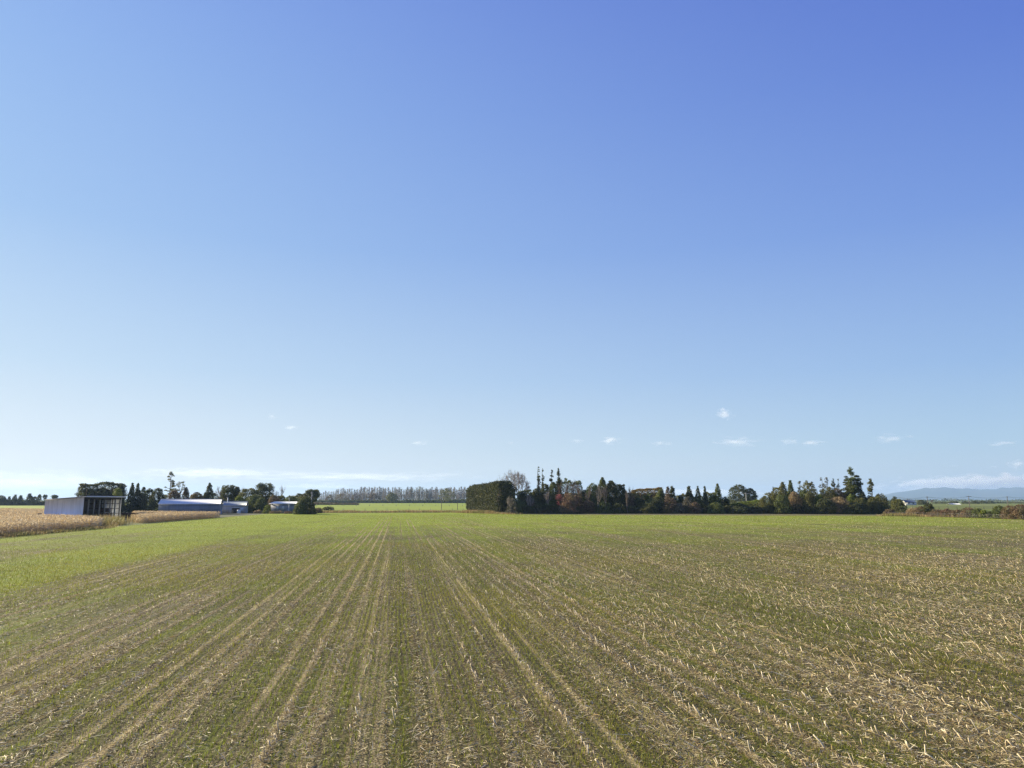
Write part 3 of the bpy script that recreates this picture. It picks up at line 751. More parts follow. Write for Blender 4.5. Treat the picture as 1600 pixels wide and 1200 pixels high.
# ================================================================== shelterbelt at the near end of the tree row
hedge('shelterbelt', px_line([(789, 254), (772, 276), (755, 305), (742, 330)]), [10.3, 10.0, 10.2, 10.4], 6.5, L_hedge,
      'tall clipped olive-green shelterbelt running away from the field corner', 285, seed=12, ragged=.22, rough=.34, dens=1.5, card=.27)
leafy('cypress_tree', 792, 753.5, 23, 256, 'dome', L_dark, 'dark rounded cypress ending the tall clipped shelterbelt', zb=.02, K=50)
bare('bare_tree', 811, 731, 62, 284, 'largest bare tree, wide spreading and leafless, above the shelterbelt end', twigm=L_pale, bark=L_twig, depth=6, up=.30, base=.22, tw=.042, nb=3, seed=5)
bare('bare_tree', 784, 741, 26, 300, 'small pale leafless tree behind the clipped shelterbelt', twigm=L_pale, depth=4, tw=.03)
leafy('shrub', 799, 775, 16, 245, 'dome', L_grey, 'pale grey-twigged shrub at the corner below the dark rounded cypress', zb=0, K=22, dens=.7, trunk=False)
bare('bare_shrub', 799, 773, 16, 244, 'pale leafless twigs sprouting through the grey shrub', 'shrub', twigm=L_pale, bark=L_pale, depth=4, tw=.03)
leafy('shrub', 808, 778, 17, 254, 'dome', L_green, 'dark green shrub just right of the grey-twigged one', zb=0, trunk=False)

# ================================================================== the tree row across the far side of the field
def Dr(px):                                            # depth of the row of trees
    return float(np.interp(px, [790, 860, 1100, 1380, 1400], [262, 266, 258, 250, 246]))
def row(name, px, top, w, kind, leaf, label, dd=0.0, **k):
    return leafy(name, px, top, w, Dr(px) + dd, kind, leaf, label, **k)
def rbare(name, px, top, w, label, dd=0.0, **k):
    return bare(name, px, top, w, Dr(px) + dd, label, **k)
row('evergreen_tree', 821, 766, 34, 'dome', L_dark, 'dark evergreen in front of the largest bare tree', K=46, zb=.03)
row('evergreen_tree', 838, 763, 20, 'dome', L_dark, 'dark evergreen at the foot of the double spire', 4, zb=.03)
row('evergreen_tree', 852, 756, 20, 'dome', L_dark, 'dark evergreen, taller, between the two pairs of spires', 4, zb=.03)
row('spire_tree', 842, 729.5, 5.4, 'column', L_blue, 'tallest thin dark spire, left of the close pair', 8, zb=.30, K=54, cr=.55, nl=16, dens=.79)
row('spire_tree', 848.5, 731.5, 4, 'column', L_blue, 'thin dark spire, right of the close pair', 9, zb=.30, K=46, cr=.42, nl=12, dens=.79)
row('spire_tree', 862.5, 734, 8, 'fatcone', L_blue, 'dark spire with a bare stem below its tufted head', 7, zb=.70, K=16, cr=.55, nl=8, dens=.79)
row('spire_tree', 873, 731.5, 7.5, 'column', L_dark, 'thick dark ivy-clad spire right of the tufted one', 6, zb=.25, K=60, cr=.7, nl=14, dens=.79)
row('evergreen_tree', 864, 753, 16, 'dome', L_green, 'dark green evergreen below the tufted spire', 2, zb=.03)
row('evergreen_tree', 873, 764, 14, 'dome', L_dark, 'dark leafy tree right behind the red bush', 3, zb=.03)
row('shrub', 872, 771.5, 12, 'vase', L_red, 'bright red-leaved bush in the dark tree row', -10, zb=.42, K=20, dens=.35)
rbare('bare_tree', 879, 747, 16, 'leaning leafless reddish tree beside the thick spire', twigm=L_rust, bark=L_rust, depth=4, tw=.035)
row('shrub', 889, 770, 26, 'dome', L_rust, 'rust-brown autumn shrub right of the red bush', -11, zb=.1, dens=.8)
rbare('bare_tree', 888, 749, 14, 'slender leafless brown tree above the rusty shrub', -2, twigm=L_rust, depth=4, up=.9, tw=.03)
rbare('bare_tree', 897, 746.5, 16, 'taller upright leafless tree between the thick spire and the dark evergreens', 2, twigm=L_twig, depth=4, up=1.0, tw=.03)
rbare('bare_tree', 909, 753, 16, 'leafless brown tree left of the dark bushy evergreens', 0, twigm=L_rust, depth=4, up=.9, tw=.03)
row('shrub', 900, 774, 24, 'dome', L_brown, 'grey-brown thicket under the leafless trees', -7, zb=.05, dens=.8)
row('evergreen_tree', 913, 765, 18, 'dome', L_dark, 'dark bush right behind the leafless brown tree', 3, zb=.03)
row('evergreen_tree', 926, 754.5, 27, 'dome', L_green, 'bushy dark evergreen, left of the peaked one', 0, zb=.03, K=50)
row('evergreen_tree', 942, 745.5, 24, 'fatcone', L_green, 'peaked dark evergreen, tallest of the bushy group', 1, zb=.03, K=60)
row('evergreen_tree', 956, 751, 27, 'dome', L_dark, 'bushy dark evergreen, right of the peaked one', 2, zb=.03, K=46)
rbare('bare_tree', 960, 746, 14, 'wispy leafless top above the bushy dark evergreens', 6, twigm=L_twig, depth=4, up=.9, tw=.03)
row('evergreen_tree', 968, 756, 22, 'dome', L_dark, 'black-green tree sloping down at the end of the bushy group', 0, zb=.03, K=40)
row('evergreen_tree', 976, 766, 14, 'dome', L_dark, 'low dark tree left of the golden clipped hedge', 0, zb=.03)
row('sapling', 974.5, 757, 5, 'umbrella', L_dark, 'little tufted sapling head sticking out of the dark group', 1, zb=.7, K=6, cr=.5)
hedge('hedge', px_line([(990, 282), (1012, 280), (1033, 278)]), [8.2, 9.0, 9.3], 8, L_gold, 'golden-brown clipped high hedge with a flat sloping top behind the palm', 280, seed=14, ragged=.05, rough=.12)
rbare('bare_shrub', 987, 757, 12, 'reddish leafless sapling left of the golden hedge', 0, cat='shrub', twigm=L_rust, depth=4, up=.9, tw=.03)
row('shrub', 984, 769, 18, 'dome', L_brown, 'brown bushy shrub at the left foot of the golden hedge', 0, zb=.03)
row('evergreen_tree', 998, 778, 22, 'dome', L_dark, 'dark bush below the golden hedge, left of the palm', 0, zb=.03)
row('evergreen_tree', 1028, 776, 22, 'dome', L_dark, 'dark bush below the golden hedge, right of the palm', 0, zb=.03)
row('shrub', 1033, 764, 12, 'round', L_green, 'round green treetop at the right end of the golden hedge', 6, zb=.3)
for px, top, w, m_, lb in [(904, 757, 12, L_rust, 'short leafless brown tree in front of the taller upright one'), (918, 757, 14, L_twig, 'thin leafless tree before the bushy dark evergreens'), (934, 752, 14, L_pale, 'pale leafless tree against the peaked evergreen'),
        (948, 757, 16, L_twig, 'grey leafless tree in front of the bushy dark evergreens'), (980, 762, 12, L_twig, 'twiggy leafless tree at the dip before the golden hedge'), (857, 765, 16, L_pale, 'pale leafless shrub-tree below the tufted spire'), (826, 768, 18, L_pale, 'pale leafless shrub-tree under the largest bare tree')]:
    rbare('bare_tree', px, top, w, lb, -8, twigm=m_, bark=m_, depth=4, up=.8, tw=.04)
# palm
Dp = Dr(1010) - 4; root = thing('palm_tree', (gx(1011, Dp), Dp, 0), 'feathery palm in front of the golden clipped hedge', 'palm tree')
Hp = zt(767.5, Dp); t = Geo(); t.tube([(0, 0, 0), (.1, 0, Hp*.3), (0, 0, Hp*.62)], [.42, .36, .33], 8, cap=True); t.obj('trunk', B_bark, root)
rg = np.random.default_rng(9)
for i in range(34):
    g = Geo(); a = rg.uniform(0, 6.28); el = rg.uniform(-.3, 1.35); L = rg.uniform(2.6, 3.3); n = 9; s = np.linspace(0, 1, n)
    e = el - s*s*1.25; rr_ = np.concatenate([[0], np.cumsum(np.cos(e[:-1]))])*L/(n-1); zz = Hp*.62 + np.concatenate([[0], np.cumsum(np.sin(e[:-1]))])*L/(n-1)
    mid = np.stack([rr_*math.cos(a), rr_*math.sin(a), zz], 1); g.tube(mid, np.linspace(.05, .015, n), 3)
    sd = np.array([-math.sin(a), math.cos(a), 0])
    for j in range(1, n):
        for k_ in range(3):
            b = mid[j-1] + (mid[j] - mid[j-1])*(k_/3)
            for sg in (-1, 1):
                tip = b + sd*sg*.62*(1 - .55*s[j]) + (mid[j] - mid[j-1])*.6 + np.array([0, 0, -.12])
                w = (mid[j] - mid[j-1])*.10
                g.add([b - w, b + w, tip + w*.4, tip - w*.4], [(0, 1, 2, 3)])
    g.obj('frond', L_green, root)
row('conifer_tree', 1044, 760, 13, 'pine', L_brown, 'brownish ragged conifer right of the golden hedge', 0, zb=.08, K=34, cr=.7)
row('conifer_tree', 1051, 759.5, 14, 'pine', L_dark, 'dark ragged conifer beside the brownish one', 1, zb=.05, K=34, cr=.75)
row('shrub', 1047, 778, 24, 'dome', L_brown, 'brown undergrowth shrub beneath the two ragged conifers', -6, zb=.0, dens=.8)
row('evergreen_tree', 1064, 772.5, 14, 'dome', L_dark, 'low dark rounded bush in the dip of the tree row', 0, zb=.03)
row('cloud_pruned_tree', 1077, 759.5, 15, 'pine', L_dark, 'dark tree with layered tiers and a flat tufted top', 0, zb=.12, K=13, cr=1.15, nl=12)
row('shrub', 1074, 776, 16, 'dome', L_grey, 'grey-brown shrub at the foot of the tiered tree', -5, zb=.0, dens=.8)
row('conifer_tree', 1091, 759.5, 9, 'column', L_blue, 'thin dark conifer with a ragged tip', 0, zb=.08, K=26, cr=.55)
row('conifer_tree', 1102, 759.5, 11, 'cone', L_blue, 'small pointed conifer with a thin leader', 0, zb=.08, K=34, cr=.6)
row('evergreen_tree', 1096, 782, 22, 'dome', L_dark, 'dark undergrowth bush below the two thin conifers', -3, zb=.0)
row('evergreen_tree', 1113, 770.5, 12, 'dome', L_green, 'rounded green bush left of the broad steepled conifer', 0, zb=.03)
row('conifer_tree', 1122, 755.5, 18, 'cone', L_green, 'broad steepled conifer near the gap in the tree row', 0, zb=.02, K=64)
row('evergreen_tree', 1132, 776, 15, 'dome', L_dark, 'dark bush sloping into the gap of the tree row', 0, zb=.02)
hedge('hedge', px_line([(812, 276), (870, 282), (930, 278), (985, 276)]), [7.0, 8.4, 8.6, 6.2], 4, L_green, 'high ragged green hedge behind the bushy evergreens and spires', 278, seed=21, ragged=.9, rough=.7)
hedge('hedge', px_line([(985, 272), (1060, 270), (1138, 266)]), [5.2, 4.8, 5.4], 4, L_olive, 'ragged olive hedge behind the palm and the thin conifers', 270, seed=22, ragged=.8, rough=.7)
hedge('hedge', px_line([(1204, 268), (1290, 268), (1380, 262)]), [6.5, 8.0, 6.0], 4, L_olive, 'ragged olive hedge behind the right tree group', 266, seed=23, ragged=.9, rough=.7)
hedge('hedge', px_line([(812, 254), (900, 258), (1000, 256), (1140, 252)]), [2.4, 2.6, 2.2, 2.2], 3, L_dark, 'low dark undergrowth hedge at the foot of the long tree row', 255, seed=15, ragged=.8, rough=.6)
for px, top, w, lf, lb in [(812, 783, 22, L_green, 'mid-green shrub low under the largest bare tree'), (832, 785, 24, L_brown, 'grey-brown shrub under the double spire'),
        (858, 784, 20, L_green, 'low dark green shrub left of the red bush'), (888, 784, 22, L_brown, 'brown twiggy shrub under the rusty one'), (918, 782, 26, L_brown, 'brown undergrowth shrub before the bushy evergreens'),
        (944, 784, 26, L_green, 'dark green shrub under the peaked evergreen'), (966, 786, 20, L_dark, 'low black-green shrub at the end of the bushy group'), (1014, 786, 26, L_dark, 'dark low shrub under the palm'),
        (1060, 786, 20, L_grey, 'pale grey-brown low shrub in the dip of the tree row'), (1085, 784, 18, L_brown, 'brown low shrub between the tiered tree and the thin conifer'), (1118, 785, 24, L_green, 'green low shrub below the broad steepled conifer'),
        (1152, 791, 30, L_dark, 'dark low shrub under the lime-green hedge')]:
    row('shrub', px, top, w, 'dome', lf, lb, -7, cat='shrub', zb=0, trunk=False)
# the gap with the far round tree
leafy('macrocarpa_tree', 1155, 757, 34, 430, 'dome', L_dark, 'big lone rounded dark tree seen through the gap', zb=.06, K=70)
leafy('macrocarpa_tree', 1173, 762, 20, 428, 'dome', L_dark, 'smaller dark round tree joined to the big lone one', zb=.06, K=36)
hedge('hedge', px_line([(1134, 268), (1160, 266), (1194, 264)]), [3.0, 3.4, 4.4], 5, L_lime, 'bright sunlit lime-green hedge in the gap of the tree row', 266, seed=16, ragged=.3, rough=.4)
hedge('hedge', px_line([(1128, 256), (1200, 253), (1300, 250), (1386, 246)]), [2.4, 2.4, 2.6, 2.2], 3, L_dark, 'low dark hedge bordering the field under the right tree group', 250, seed=17, ragged=.6, rough=.5)
# right group
row('broadleaf_tree', 1197, 775, 22, 'dome', L_olive, 'small rounded olive tree at the left end of the right group', -1, zb=.1)
row('shrub', 1212, 770, 14, 'dome', L_olive, 'yellowish shrub sheltering at the left shoulder of the right group', 5, zb=.1)
row('sapling', 1209, 760, 5, 'column', L_olive, 'wispy young tree poking up on the left shoulder', 10, zb=.4, K=9, cr=.4, dens=.6)
row('conifer_tree', 1224, 753, 20, 'pine', L_olive, 'open olive conifer, first tall one of the right group', 8, zb=.15, K=34, cr=.8, dens=.8, nl=16)
row('evergreen_tree', 1222, 772, 26, 'dome', L_green, 'dark green bushy tree in front of the first tall olive conifer', -4, zb=.08, K=44)
row('conifer_tree', 1236.5, 750.5, 12, 'pine', L_green, 'slim dark-headed conifer with a clear stem', 6, zb=.45, K=18, cr=.7, nl=12)
row('shrub', 1242, 768, 22, 'dome', L_tan, 'tan dry-leaved shrub under the dark-headed conifer', -1, zb=.1)
row('conifer_tree', 1251, 751.5, 11, 'pine', L_olive, 'thin open conifer right of the dark-headed one', 7, zb=.35, K=20, cr=.6, dens=.7, nl=14)
row('broadleaf_tree', 1256, 765, 20, 'dome', L_green, 'green round-topped tree beneath the thin open conifers', 1, zb=.1)
row('conifer_tree', 1262, 750.5, 14, 'pine', L_olive, 'open olive conifer with a forked head', 8, zb=.3, K=24, cr=.65, dens=.7, nl=16)
row('conifer_tree', 1270, 752.5, 12, 'pine', L_olive, 'shorter olive conifer right of the forked one', 6, zb=.3, K=20, cr=.65, dens=.7, nl=14)
row('broadleaf_tree', 1266, 769, 22, 'dome', L_olive, 'sunlit yellow-green tree low in the right group', -3, zb=.08)
row('shrub', 1280, 772, 14, 'dome', L_lime, 'bright yellow-green bush left of the pale grasses', -4, zb=.05)
row('conifer_tree', 1285.5, 745.5, 13, 'pine', L_grey, 'tall sparse greyish conifer left of the sparse trio', 10, zb=.35, K=20, cr=.6, dens=.6, nl=18)
row('conifer_tree', 1293.5, 746, 12, 'pine', L_grey, 'tall sparse greyish conifer in the middle of the sparse trio', 11, zb=.35, K=20, cr=.6, dens=.6, nl=18)
row('conifer_tree', 1303.5, 747.5, 13, 'pine', L_blue, 'sparse conifer right of the sparse trio, darker', 10, zb=.35, K=20, cr=.65, dens=.6, nl=18)
row('conifer_tree', 1311.5, 748, 8, 'pine', L_grey, 'thinnest sparse conifer next to the great pine', 10, zb=.4, K=14, cr=.5, dens=.6, nl=14)
row('broadleaf_tree', 1294, 761, 34, 'dome', L_olive, 'wide brownish-olive tree below the sparse conifers', 4, zb=.1, K=50)
row('broadleaf_tree', 1310, 763, 24, 'dome', L_brown, 'brown-leaved tree wedged left of the great pine', 5, zb=.1)
row('toetoe_clump', 1310, 776, 34, 'dome', L_tan, 'wide clump of pale feathery grass plumes before the great pine', -5, cat='shrub', zb=.0, K=40, trunk=False)
row('shrub', 1330, 772, 16, 'dome', L_lime, 'lit yellow-green bush at the foot of the great pine', -3, zb=.05)
row('toetoe_clump', 1344, 778, 26, 'dome', L_olive, 'dull olive plumed grass right under the great pine', -6, cat='shrub', zb=.0, trunk=False)
row('evergreen_tree', 1288, 779, 30, 'dome', L_dark, 'dark thicket under the wide brownish-olive tree', -7, zb=.0)
row('evergreen_tree', 1335, 786, 34, 'dome', L_dark, 'black thicket at the foot of the great pine', -8, zb=.0)
row('pine_tree', 1332.5, 729.5, 17, 'pine', L_green, 'great pine, tallest of the right group, with a broken tiered top', 6, zb=.34, K=46, cr=1.1, nl=18, dens=.79, flat=.5)
row('pine_tree', 1325, 744, 20, 'fatcone', L_dark, 'left shoulder tree of the great pine, dark and broad', 7, zb=.25, K=50, cr=1.0, nl=14, dens=.79, flat=.55)
row('pine_tree', 1341, 743, 17, 'vase', L_dark, 'right shoulder tree of the great pine with a clear stem', 7, zb=.5, K=34, cr=1.0, nl=12, dens=.79, flat=.5)
row('pine_tree', 1347, 766, 13, 'dome', L_blue, 'small dark rounded pine under the right shoulder of the great pine', 4, zb=.2)
row('conifer_tree', 1362, 748, 24, 'cone', L_olive, 'sunlit open conifer near the right end of the tree row', 2, zb=.06, K=46, cr=.85, dens=.75, nl=18)
row('broadleaf_tree', 1376, 771, 24, 'dome', L_olive, 'rounded olive bush at the right end of the tree row', 0, zb=.02, K=44)
row('evergreen_tree', 1364, 776, 18, 'dome', L_olive, 'lit green bush in front of the sunlit open conifer', -3, zb=.02)

# ================================================================== right-hand boundary scrub
leafy('shrub', 1395, 779, 11, 330, 'dome', L_dark, 'dark distant bush just left of the round olive one', zb=.05)
leafy('broadleaf_tree', 1402.5, 779.5, 22, 228, 'dome', L_olive, 'round olive bushy tree standing apart from the tree row', zb=.06, K=44)
leafy('shrub', 1413, 795, 11, 222, 'dome', L_dark, 'small dark shrub at the right foot of the round olive tree', zb=.0, trunk=False)
def Db(px): return float(np.interp(px, [1380, 1450, 1600, 1660], [226, 208, 178, 168]))
for px, top, w, lf, lb in [
        (1388, 796, 16, L_brown, 'brown scrub between the tree row and the round olive tree'),
        (1426, 793, 22, L_tan, 'tan dry scrub right of the round olive tree'),
        (1438, 791, 18, L_brown, 'brown scrub left of the ball-shaped dark tree'),
        (1465, 796, 24, L_brown, 'low brown bramble right of the ball-shaped dark tree'),
        (1479, 795, 22, L_rust, 'reddish-brown bramble in the boundary scrub'),
        (1493, 796, 22, L_brown, 'brown bramble left of the middle utility pole'),
        (1511, 793, 22, L_brown, 'taller brown bramble at the foot of the middle utility pole'),
        (1526, 794, 20, L_green, 'dark green bush right of the middle utility pole'),
        (1536, 797, 16, L_lime, 'fresh green weeds between the two dark green bushes'),
        (1546, 799, 12, L_dark, 'small black-green shrub in the boundary gap'),
        (1560, 790, 20, L_green, 'larger dark green bush near the right pole'),
        (1576, 790, 24, L_brown, 'big brown-olive thicket right of the larger green bush'),
        (1594, 788, 30, L_brown, 'biggest brown thicket at the right edge of the view'),
        (1452, 800, 16, L_brown, 'dry brown weeds at the foot of the ball-shaped dark tree')]:
    leafy('shrub', px, top, w, Db(px), 'dome', lf, lb, 'shrub', zb=0, K=26, trunk=False)
leafy('broadleaf_tree', 1450, 786.5, 14, Db(1450) + 1, 'round', L_dark, 'small ball-shaped dark tree in the boundary scrub', zb=.25, K=26)
# ================================================================== far right farmland trees
for px, top, w, D, kd, lf, lb in [
        (1440, 781, 15, 700, 'dome', L_dark, 'low dark domed tree right of the white gabled house'),
        (1470, 784, 22, 900, 'dome', L_dark, 'flat dark tree clump left of the long pale roof'),
        (1489, 783, 13, 1000, 'dome', L_dark, 'small far tree above the long pale roof'),
        (1508, 783.5, 10, 900, 'dome', L_dark, 'far dark tree left of the middle utility pole'),
        (1522, 782.5, 14, 900, 'dome', L_dark, 'far dark tree right of the middle utility pole'),
        (1536, 782.5, 14, 910, 'dome', L_dark, 'far dark tree, second right of the middle utility pole'),
        (1548, 783, 12, 920, 'dome', L_blue, 'far bluish tree left of the right pole'),
        (1562, 784, 18, 980, 'dome', L_blue, 'far bluish low tree right beside the right pole'),
        (1584, 784.5, 20, 980, 'dome', L_dark, 'far low dark tree toward the right edge'),
        (1602, 785, 22, 980, 'dome', L_dark, 'far low dark tree cut by the right edge'),
        (1398, 776, 9, 520, 'dome', L_dark, 'dark pointed bush left of the white gabled house')]:
    leafy('far_tree', px, top, w, D, kd, lf, lb, zb=.05, K=20)
bare('bare_tree', 1417, 778, 9, 690, 'small leafless purplish tree behind the white gabled house', twigm=L_twig, depth=4, tw=.06)
bare('bare_tree', 1457, 780, 7, 700, 'faint leafless tree right of the transformer pole', twigm=L_twig, depth=4, tw=.05)
# far woodland that reads as one mass along the plain
g = Geo(); rg = np.random.default_rng(5); n = 16000
aa = rg.uniform(R(-41), R(41), n); DD = rg.uniform(2300, 3400, n); ht = 3 + 9*vnoise(aa*90, DD*.002, 71)*vnoise(aa*400, DD*.01, 72)
g.cards(np.stack([DD*np.sin(aa), DD*np.cos(aa), rg.random(n)*ht], 1), 3.2, rg)
o = g.obj('far_woodland', L_blue); tag(o, 'thin dark line of far woods along the flat horizon', 'woodland', kind='stuff')
# ------------------------------------------------------------------ sheds and barns
S_white = sheet_metal('white_steel', (.87, .87, .90), 1, .25, .5)
S_int = sheet_metal('pale_lining', (.62, .64, .68), 1, .25, .6, bump=.3)
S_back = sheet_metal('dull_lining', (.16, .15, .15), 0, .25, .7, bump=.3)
S_clear, T = newmat('clear_sheet')
tc = T.n('ShaderNodeTexCoord').outputs['Object']; n_ = T.noise(tc, .9, 4, .6); cc = T.mix(T.mapr(n_, .3, .7), (.62, .64, .68), (.78, .80, .82))
p = T.n('ShaderNodeBsdfPrincipled', {'Base Color': cc, 'Roughness': .5}); t = T.n('ShaderNodeBsdfTranslucent', {'Color': cc})
finish(T, T.n('ShaderNodeMixShader', {0: .45, 1: p.outputs[0], 2: t.outputs[0]}).outputs[0])
S_roofg = sheet_metal('galvanised_roof', (.74, .74, .75), 0, .2, .35, .0, var=.06, spec=.6, bump=.08)
S_blue = sheet_metal('slate_blue_steel', (.19, .21, .26), 0, .2, .5)
S_tan = sheet_metal('greige_steel', (.44, .41, .40), 0, .2, .5)
S_groof = sheet_metal('grey_roof', (.24, .27, .31), 0, .2, .4, .1)
M_timber = plain('weathered_timber', (.30, .27, .22), .85, var=.3, scale=5, stretch=(4, 4, .5))
M_dark = plain('dark_timber', (.045, .038, .034), .85, var=.4)
M_wpaint = plain('white_paint', (.72, .72, .70), .5, var=.06)
M_glass = plain('window_glass', (.55, .60, .68), .15, var=.1, spec=.6)
M_rust = plain('rusty_iron', (.085, .045, .032), .8, var=.5, scale=2)
M_bluep = plain('faded_blue_plastic', (.16, .20, .28), .55, var=.2)
M_conc = plain('concrete', (.34, .33, .31), .85, var=.2)

# open-fronted hay shed, long axis along the rows
root = thing('open_shed', (-98.7, 166, 0), 'white steel farm shed with an open front of posts, standing beside dry corn', 'shed', rz=R(90 + 9))
Ls, Ws, hf, hb = 22.9, 8.2, 5.5, 4.85
prof = [(0, 0), (Ws, 0), (Ws, hb - .12), (0, hf - .12)]
Geo().prism(prof, 0, .07, 'x').obj('end_wall', S_white, root)
yk = 4.6; hk = hf - (hf - hb)*yk/Ws
Geo().prism([(0, 0), (yk, 0), (yk, hk - .12), (0, hf - .12)], Ls - .07, Ls, 'x').obj('clear_panel', S_clear, root)
Geo().prism([(yk + .004, 0), (Ws, 0), (Ws, hb - .12), (yk + .004, hk - .12)], Ls - .07, Ls, 'x').obj('end_wall', S_back, root)
Geo().box(.08, Ls - .08, Ws - .07, Ws - .003, 0, hb - .14).obj('back_wall', S_back, root)
r = Geo(); sl = (hf - hb)/Ws
r.prism([(-.7, hf + .7*sl), (Ws + .35, hb - .35*sl), (Ws + .35, hb - .35*sl + .09), (-.7, hf + .7*sl + .09)], -.35, Ls + .45, 'x')
ro = r.obj('roof', S_roofg, root)
Geo().box(-.36, Ls + .46, -.76, -.705, hf - .08, hf + .20).obj('fascia', M_wpaint, root)
Geo().box(.10, Ls - .10, .04, .16, hf - .62, hf - .14).obj('beam', M_dark, root)
for i in range(8):
    x_ = .18 + i*(Ls - .36)/7
    Geo().box(x_ - .13, x_ + .13, .18, .44, 0, hf - .16).obj('post', M_timber, root)
for z_ in (1.35, 2.6, 3.85): Geo().box(Ls - .22, Ls - .075, .3, Ws - .2, z_ - .07, z_ + .07).obj('girt', M_dark, root)
for y_ in (2.1, 4.2, 6.2): Geo().box(Ls - .30, Ls - .225, y_ - .08, y_ + .08, 0, hf - .5).obj('stud', M_dark, root)
for i in range(1, 7):
    x_ = .18 + i*(Ls - .36)/7
    Geo().prism([(.5, hf - .55), (Ws - .2, hb - .5), (Ws - .2, hb - .25), (.5, hf - .25)], x_ - .06, x_ + .06, 'x').obj('rafter', M_dark, root)
cR, sR = math.cos(R(99)), math.sin(R(99))
def shed(x, y): return (-98.7 + x*cR - y*sR, 166 + x*sR + y*cR)
def crate_(name, x, y, z, w, d, h, mat, label, cat, slats=True, base=shed, rz=R(99)):
    px_, py_ = base(x, y); o = thing(name, (px_, py_, z), label, cat, rz=rz)
    for sgn, (x0, x1, y0, y1) in enumerate([(0, w, 0, .06), (0, w, d - .06, d), (0, .06, .07, d - .07), (w - .06, w, .07, d - .07)]):
        g = Geo()
        for k in range(5): g.box(x0, x1, y0, y1, .12 + k*(h - .12)/5 + .015, .12 + (k+1)*(h - .12)/5 - .015)
        g.obj('side_panel', mat, o)
    Geo().box(.02, w - .02, .02, d - .02, .06, .115).obj('floor', mat, o)
    for xx, yy in ((.02, .02), (w - .12, .02), (.02, d - .12), (w - .12, d - .12)): Geo().box(xx, xx + .1, yy, yy + .1, 0, h + .04).obj('leg', M_dark, o)
    return o
crate_('wooden_bin', 16.8, .9, 0, 2.4, 2.4, 1.5, M_rust, 'dark wooden bin, lower of the two stacked inside the open shed', 'bin')
crate_('wooden_bin', 16.9, 1.0, 1.56, 2.2, 2.2, 1.2, M_rust, 'dark wooden bin on top of another inside the open shed', 'bin')
# junk in the shade beside the shed
def yard(x, y): return (x, y)
def low_bin(name, X, Y, w, d, h, mat, label, cat, rz):
    return crate_(name, X, Y, .0, w, d, h, mat, label, cat, base=yard, rz=rz)
low_bin('feed_trough', -100.8, 186, 4.6, 1.6, 1.5, M_rust, 'long rusty slatted bin lying in the shade beside the open shed', 'bin', R(8))
low_bin('feed_trough', -96.4, 187.4, 2.6, 1.8, 1.7, M_rust, 'shorter rusty bin standing between the long one and the blue crate', 'bin', R(-6))
low_bin('plastic_crate', -93.0, 184.0, 2.1, 1.7, 1.4, M_bluep, 'grey-blue crate at the end of the junk by the open shed', 'crate', R(12))
o = Geo(); o.tube([(0, 0, 0), (0, 0, .05), (0, 0, .85), (0, 0, .9)], [.28, .29, .29, .27], 14, cap=True); o.tube([(0, 0, .30), (0, 0, .34)], [.305, .305], 14); o.tube([(0, 0, .58), (0, 0, .62)], [.305, .305], 14)
px_, py_ = shed(-.8, Ws + .5); oo = o.obj('drum', M_rust, loc=(px_, py_, 0)); oo.scale = (1.5, 1.5, 2.0); tag(oo, 'dark drum at the left back corner of the open white shed', 'drum')

# long blue-grey barn
def gable_barn(name, pxl, pxr, D, depth, eave, ridge, wallm, roofm, label, endm=None, rz=0.0, over=.25):
    x0 = gx(pxl, D); k_ = (pxr - 800)/1124.7; L = (k_*D - x0)/(math.cos(rz) - k_*math.sin(rz))
    o = thing(name, (x0, D, 0), label, 'barn', rz=rz)
    Geo().box(0, L, 0, .06, 0, eave - .02).obj('front_wall', wallm, o)
    Geo().box(0, L, depth - .06, depth, 0, eave - .02).obj('back_wall', wallm, o)
    pr = [(.065, 0), (depth - .065, 0), (depth - .065, eave - .02), (depth/2, ridge - .06), (.065, eave - .02)]
    Geo().prism(pr, .003, .06, 'x').obj('gable_wall', endm or wallm, o); Geo().prism(pr, L - .06, L - .003, 'x').obj('gable_wall', endm or wallm, o)
    s = (ridge - eave)/(depth/2)
    Geo().prism([(-over, eave - over*s), (depth/2, ridge), (depth/2, ridge + .08), (-over, eave - over*s + .08)], -.2, L + .2, 'x').obj('roof', roofm, o)
    Geo().prism([(depth + over, eave - over*s), (depth + over, eave - over*s + .08), (depth/2 + .002, ridge + .08), (depth/2 + .002, ridge)], -.2, L + .2, 'x').obj('roof', roofm, o)
    Geo().box(-.22, L + .22, depth/2 - .22, depth/2 + .22, ridge + .06, ridge + .13).obj('ridge_cap', roofm, o)
    Geo().box(-.2, L + .2, -over - .13, -over - .005, eave - over*s - .05, eave - over*s + .08).obj('gutter', M_wpaint if endm else roofm, o)
    return o, L
b, L = gable_barn('barn', 248.5, 344, 236, 10, zt(787.3, 240), zt(780, 245), S_blue, S_roofg, 'long low slate-blue barn with a bright pale roof behind the dry corn', rz=R(17))
for k in range(3): Geo().box(3 + k*6.2, 3.06 + k*6.2, -.07, -.004, 0, 3.2).obj('downpipe', S_blue, b)
b, L = gable_barn('barn', 335, 384.5, 258, 8, zt(789.3, 262), zt(783.2, 266), S_tan, S_groof, 'smaller greige barn with a dull grey roof beside the long one', endm=plain('pale_end', (.50, .52, .50), .6), rz=R(14))
e = zt(789.3, 262)
d_ = Geo().box(L - 4.6, L - 2.0, -.05, -.004, 0, 1.9).obj('doorway', M_dark, b)  # dark panel laid on the wall, its colour standing in for the opening's shade
Geo().box(L - 4.8, L - 1.8, -.08, -.055, 1.93, 2.08).obj('lintel', M_wpaint, d_)
w_ = Geo().box(L - 1.7, L - .7, -.05, -.004, 1.0, 2.0).obj('window', M_glass, b)
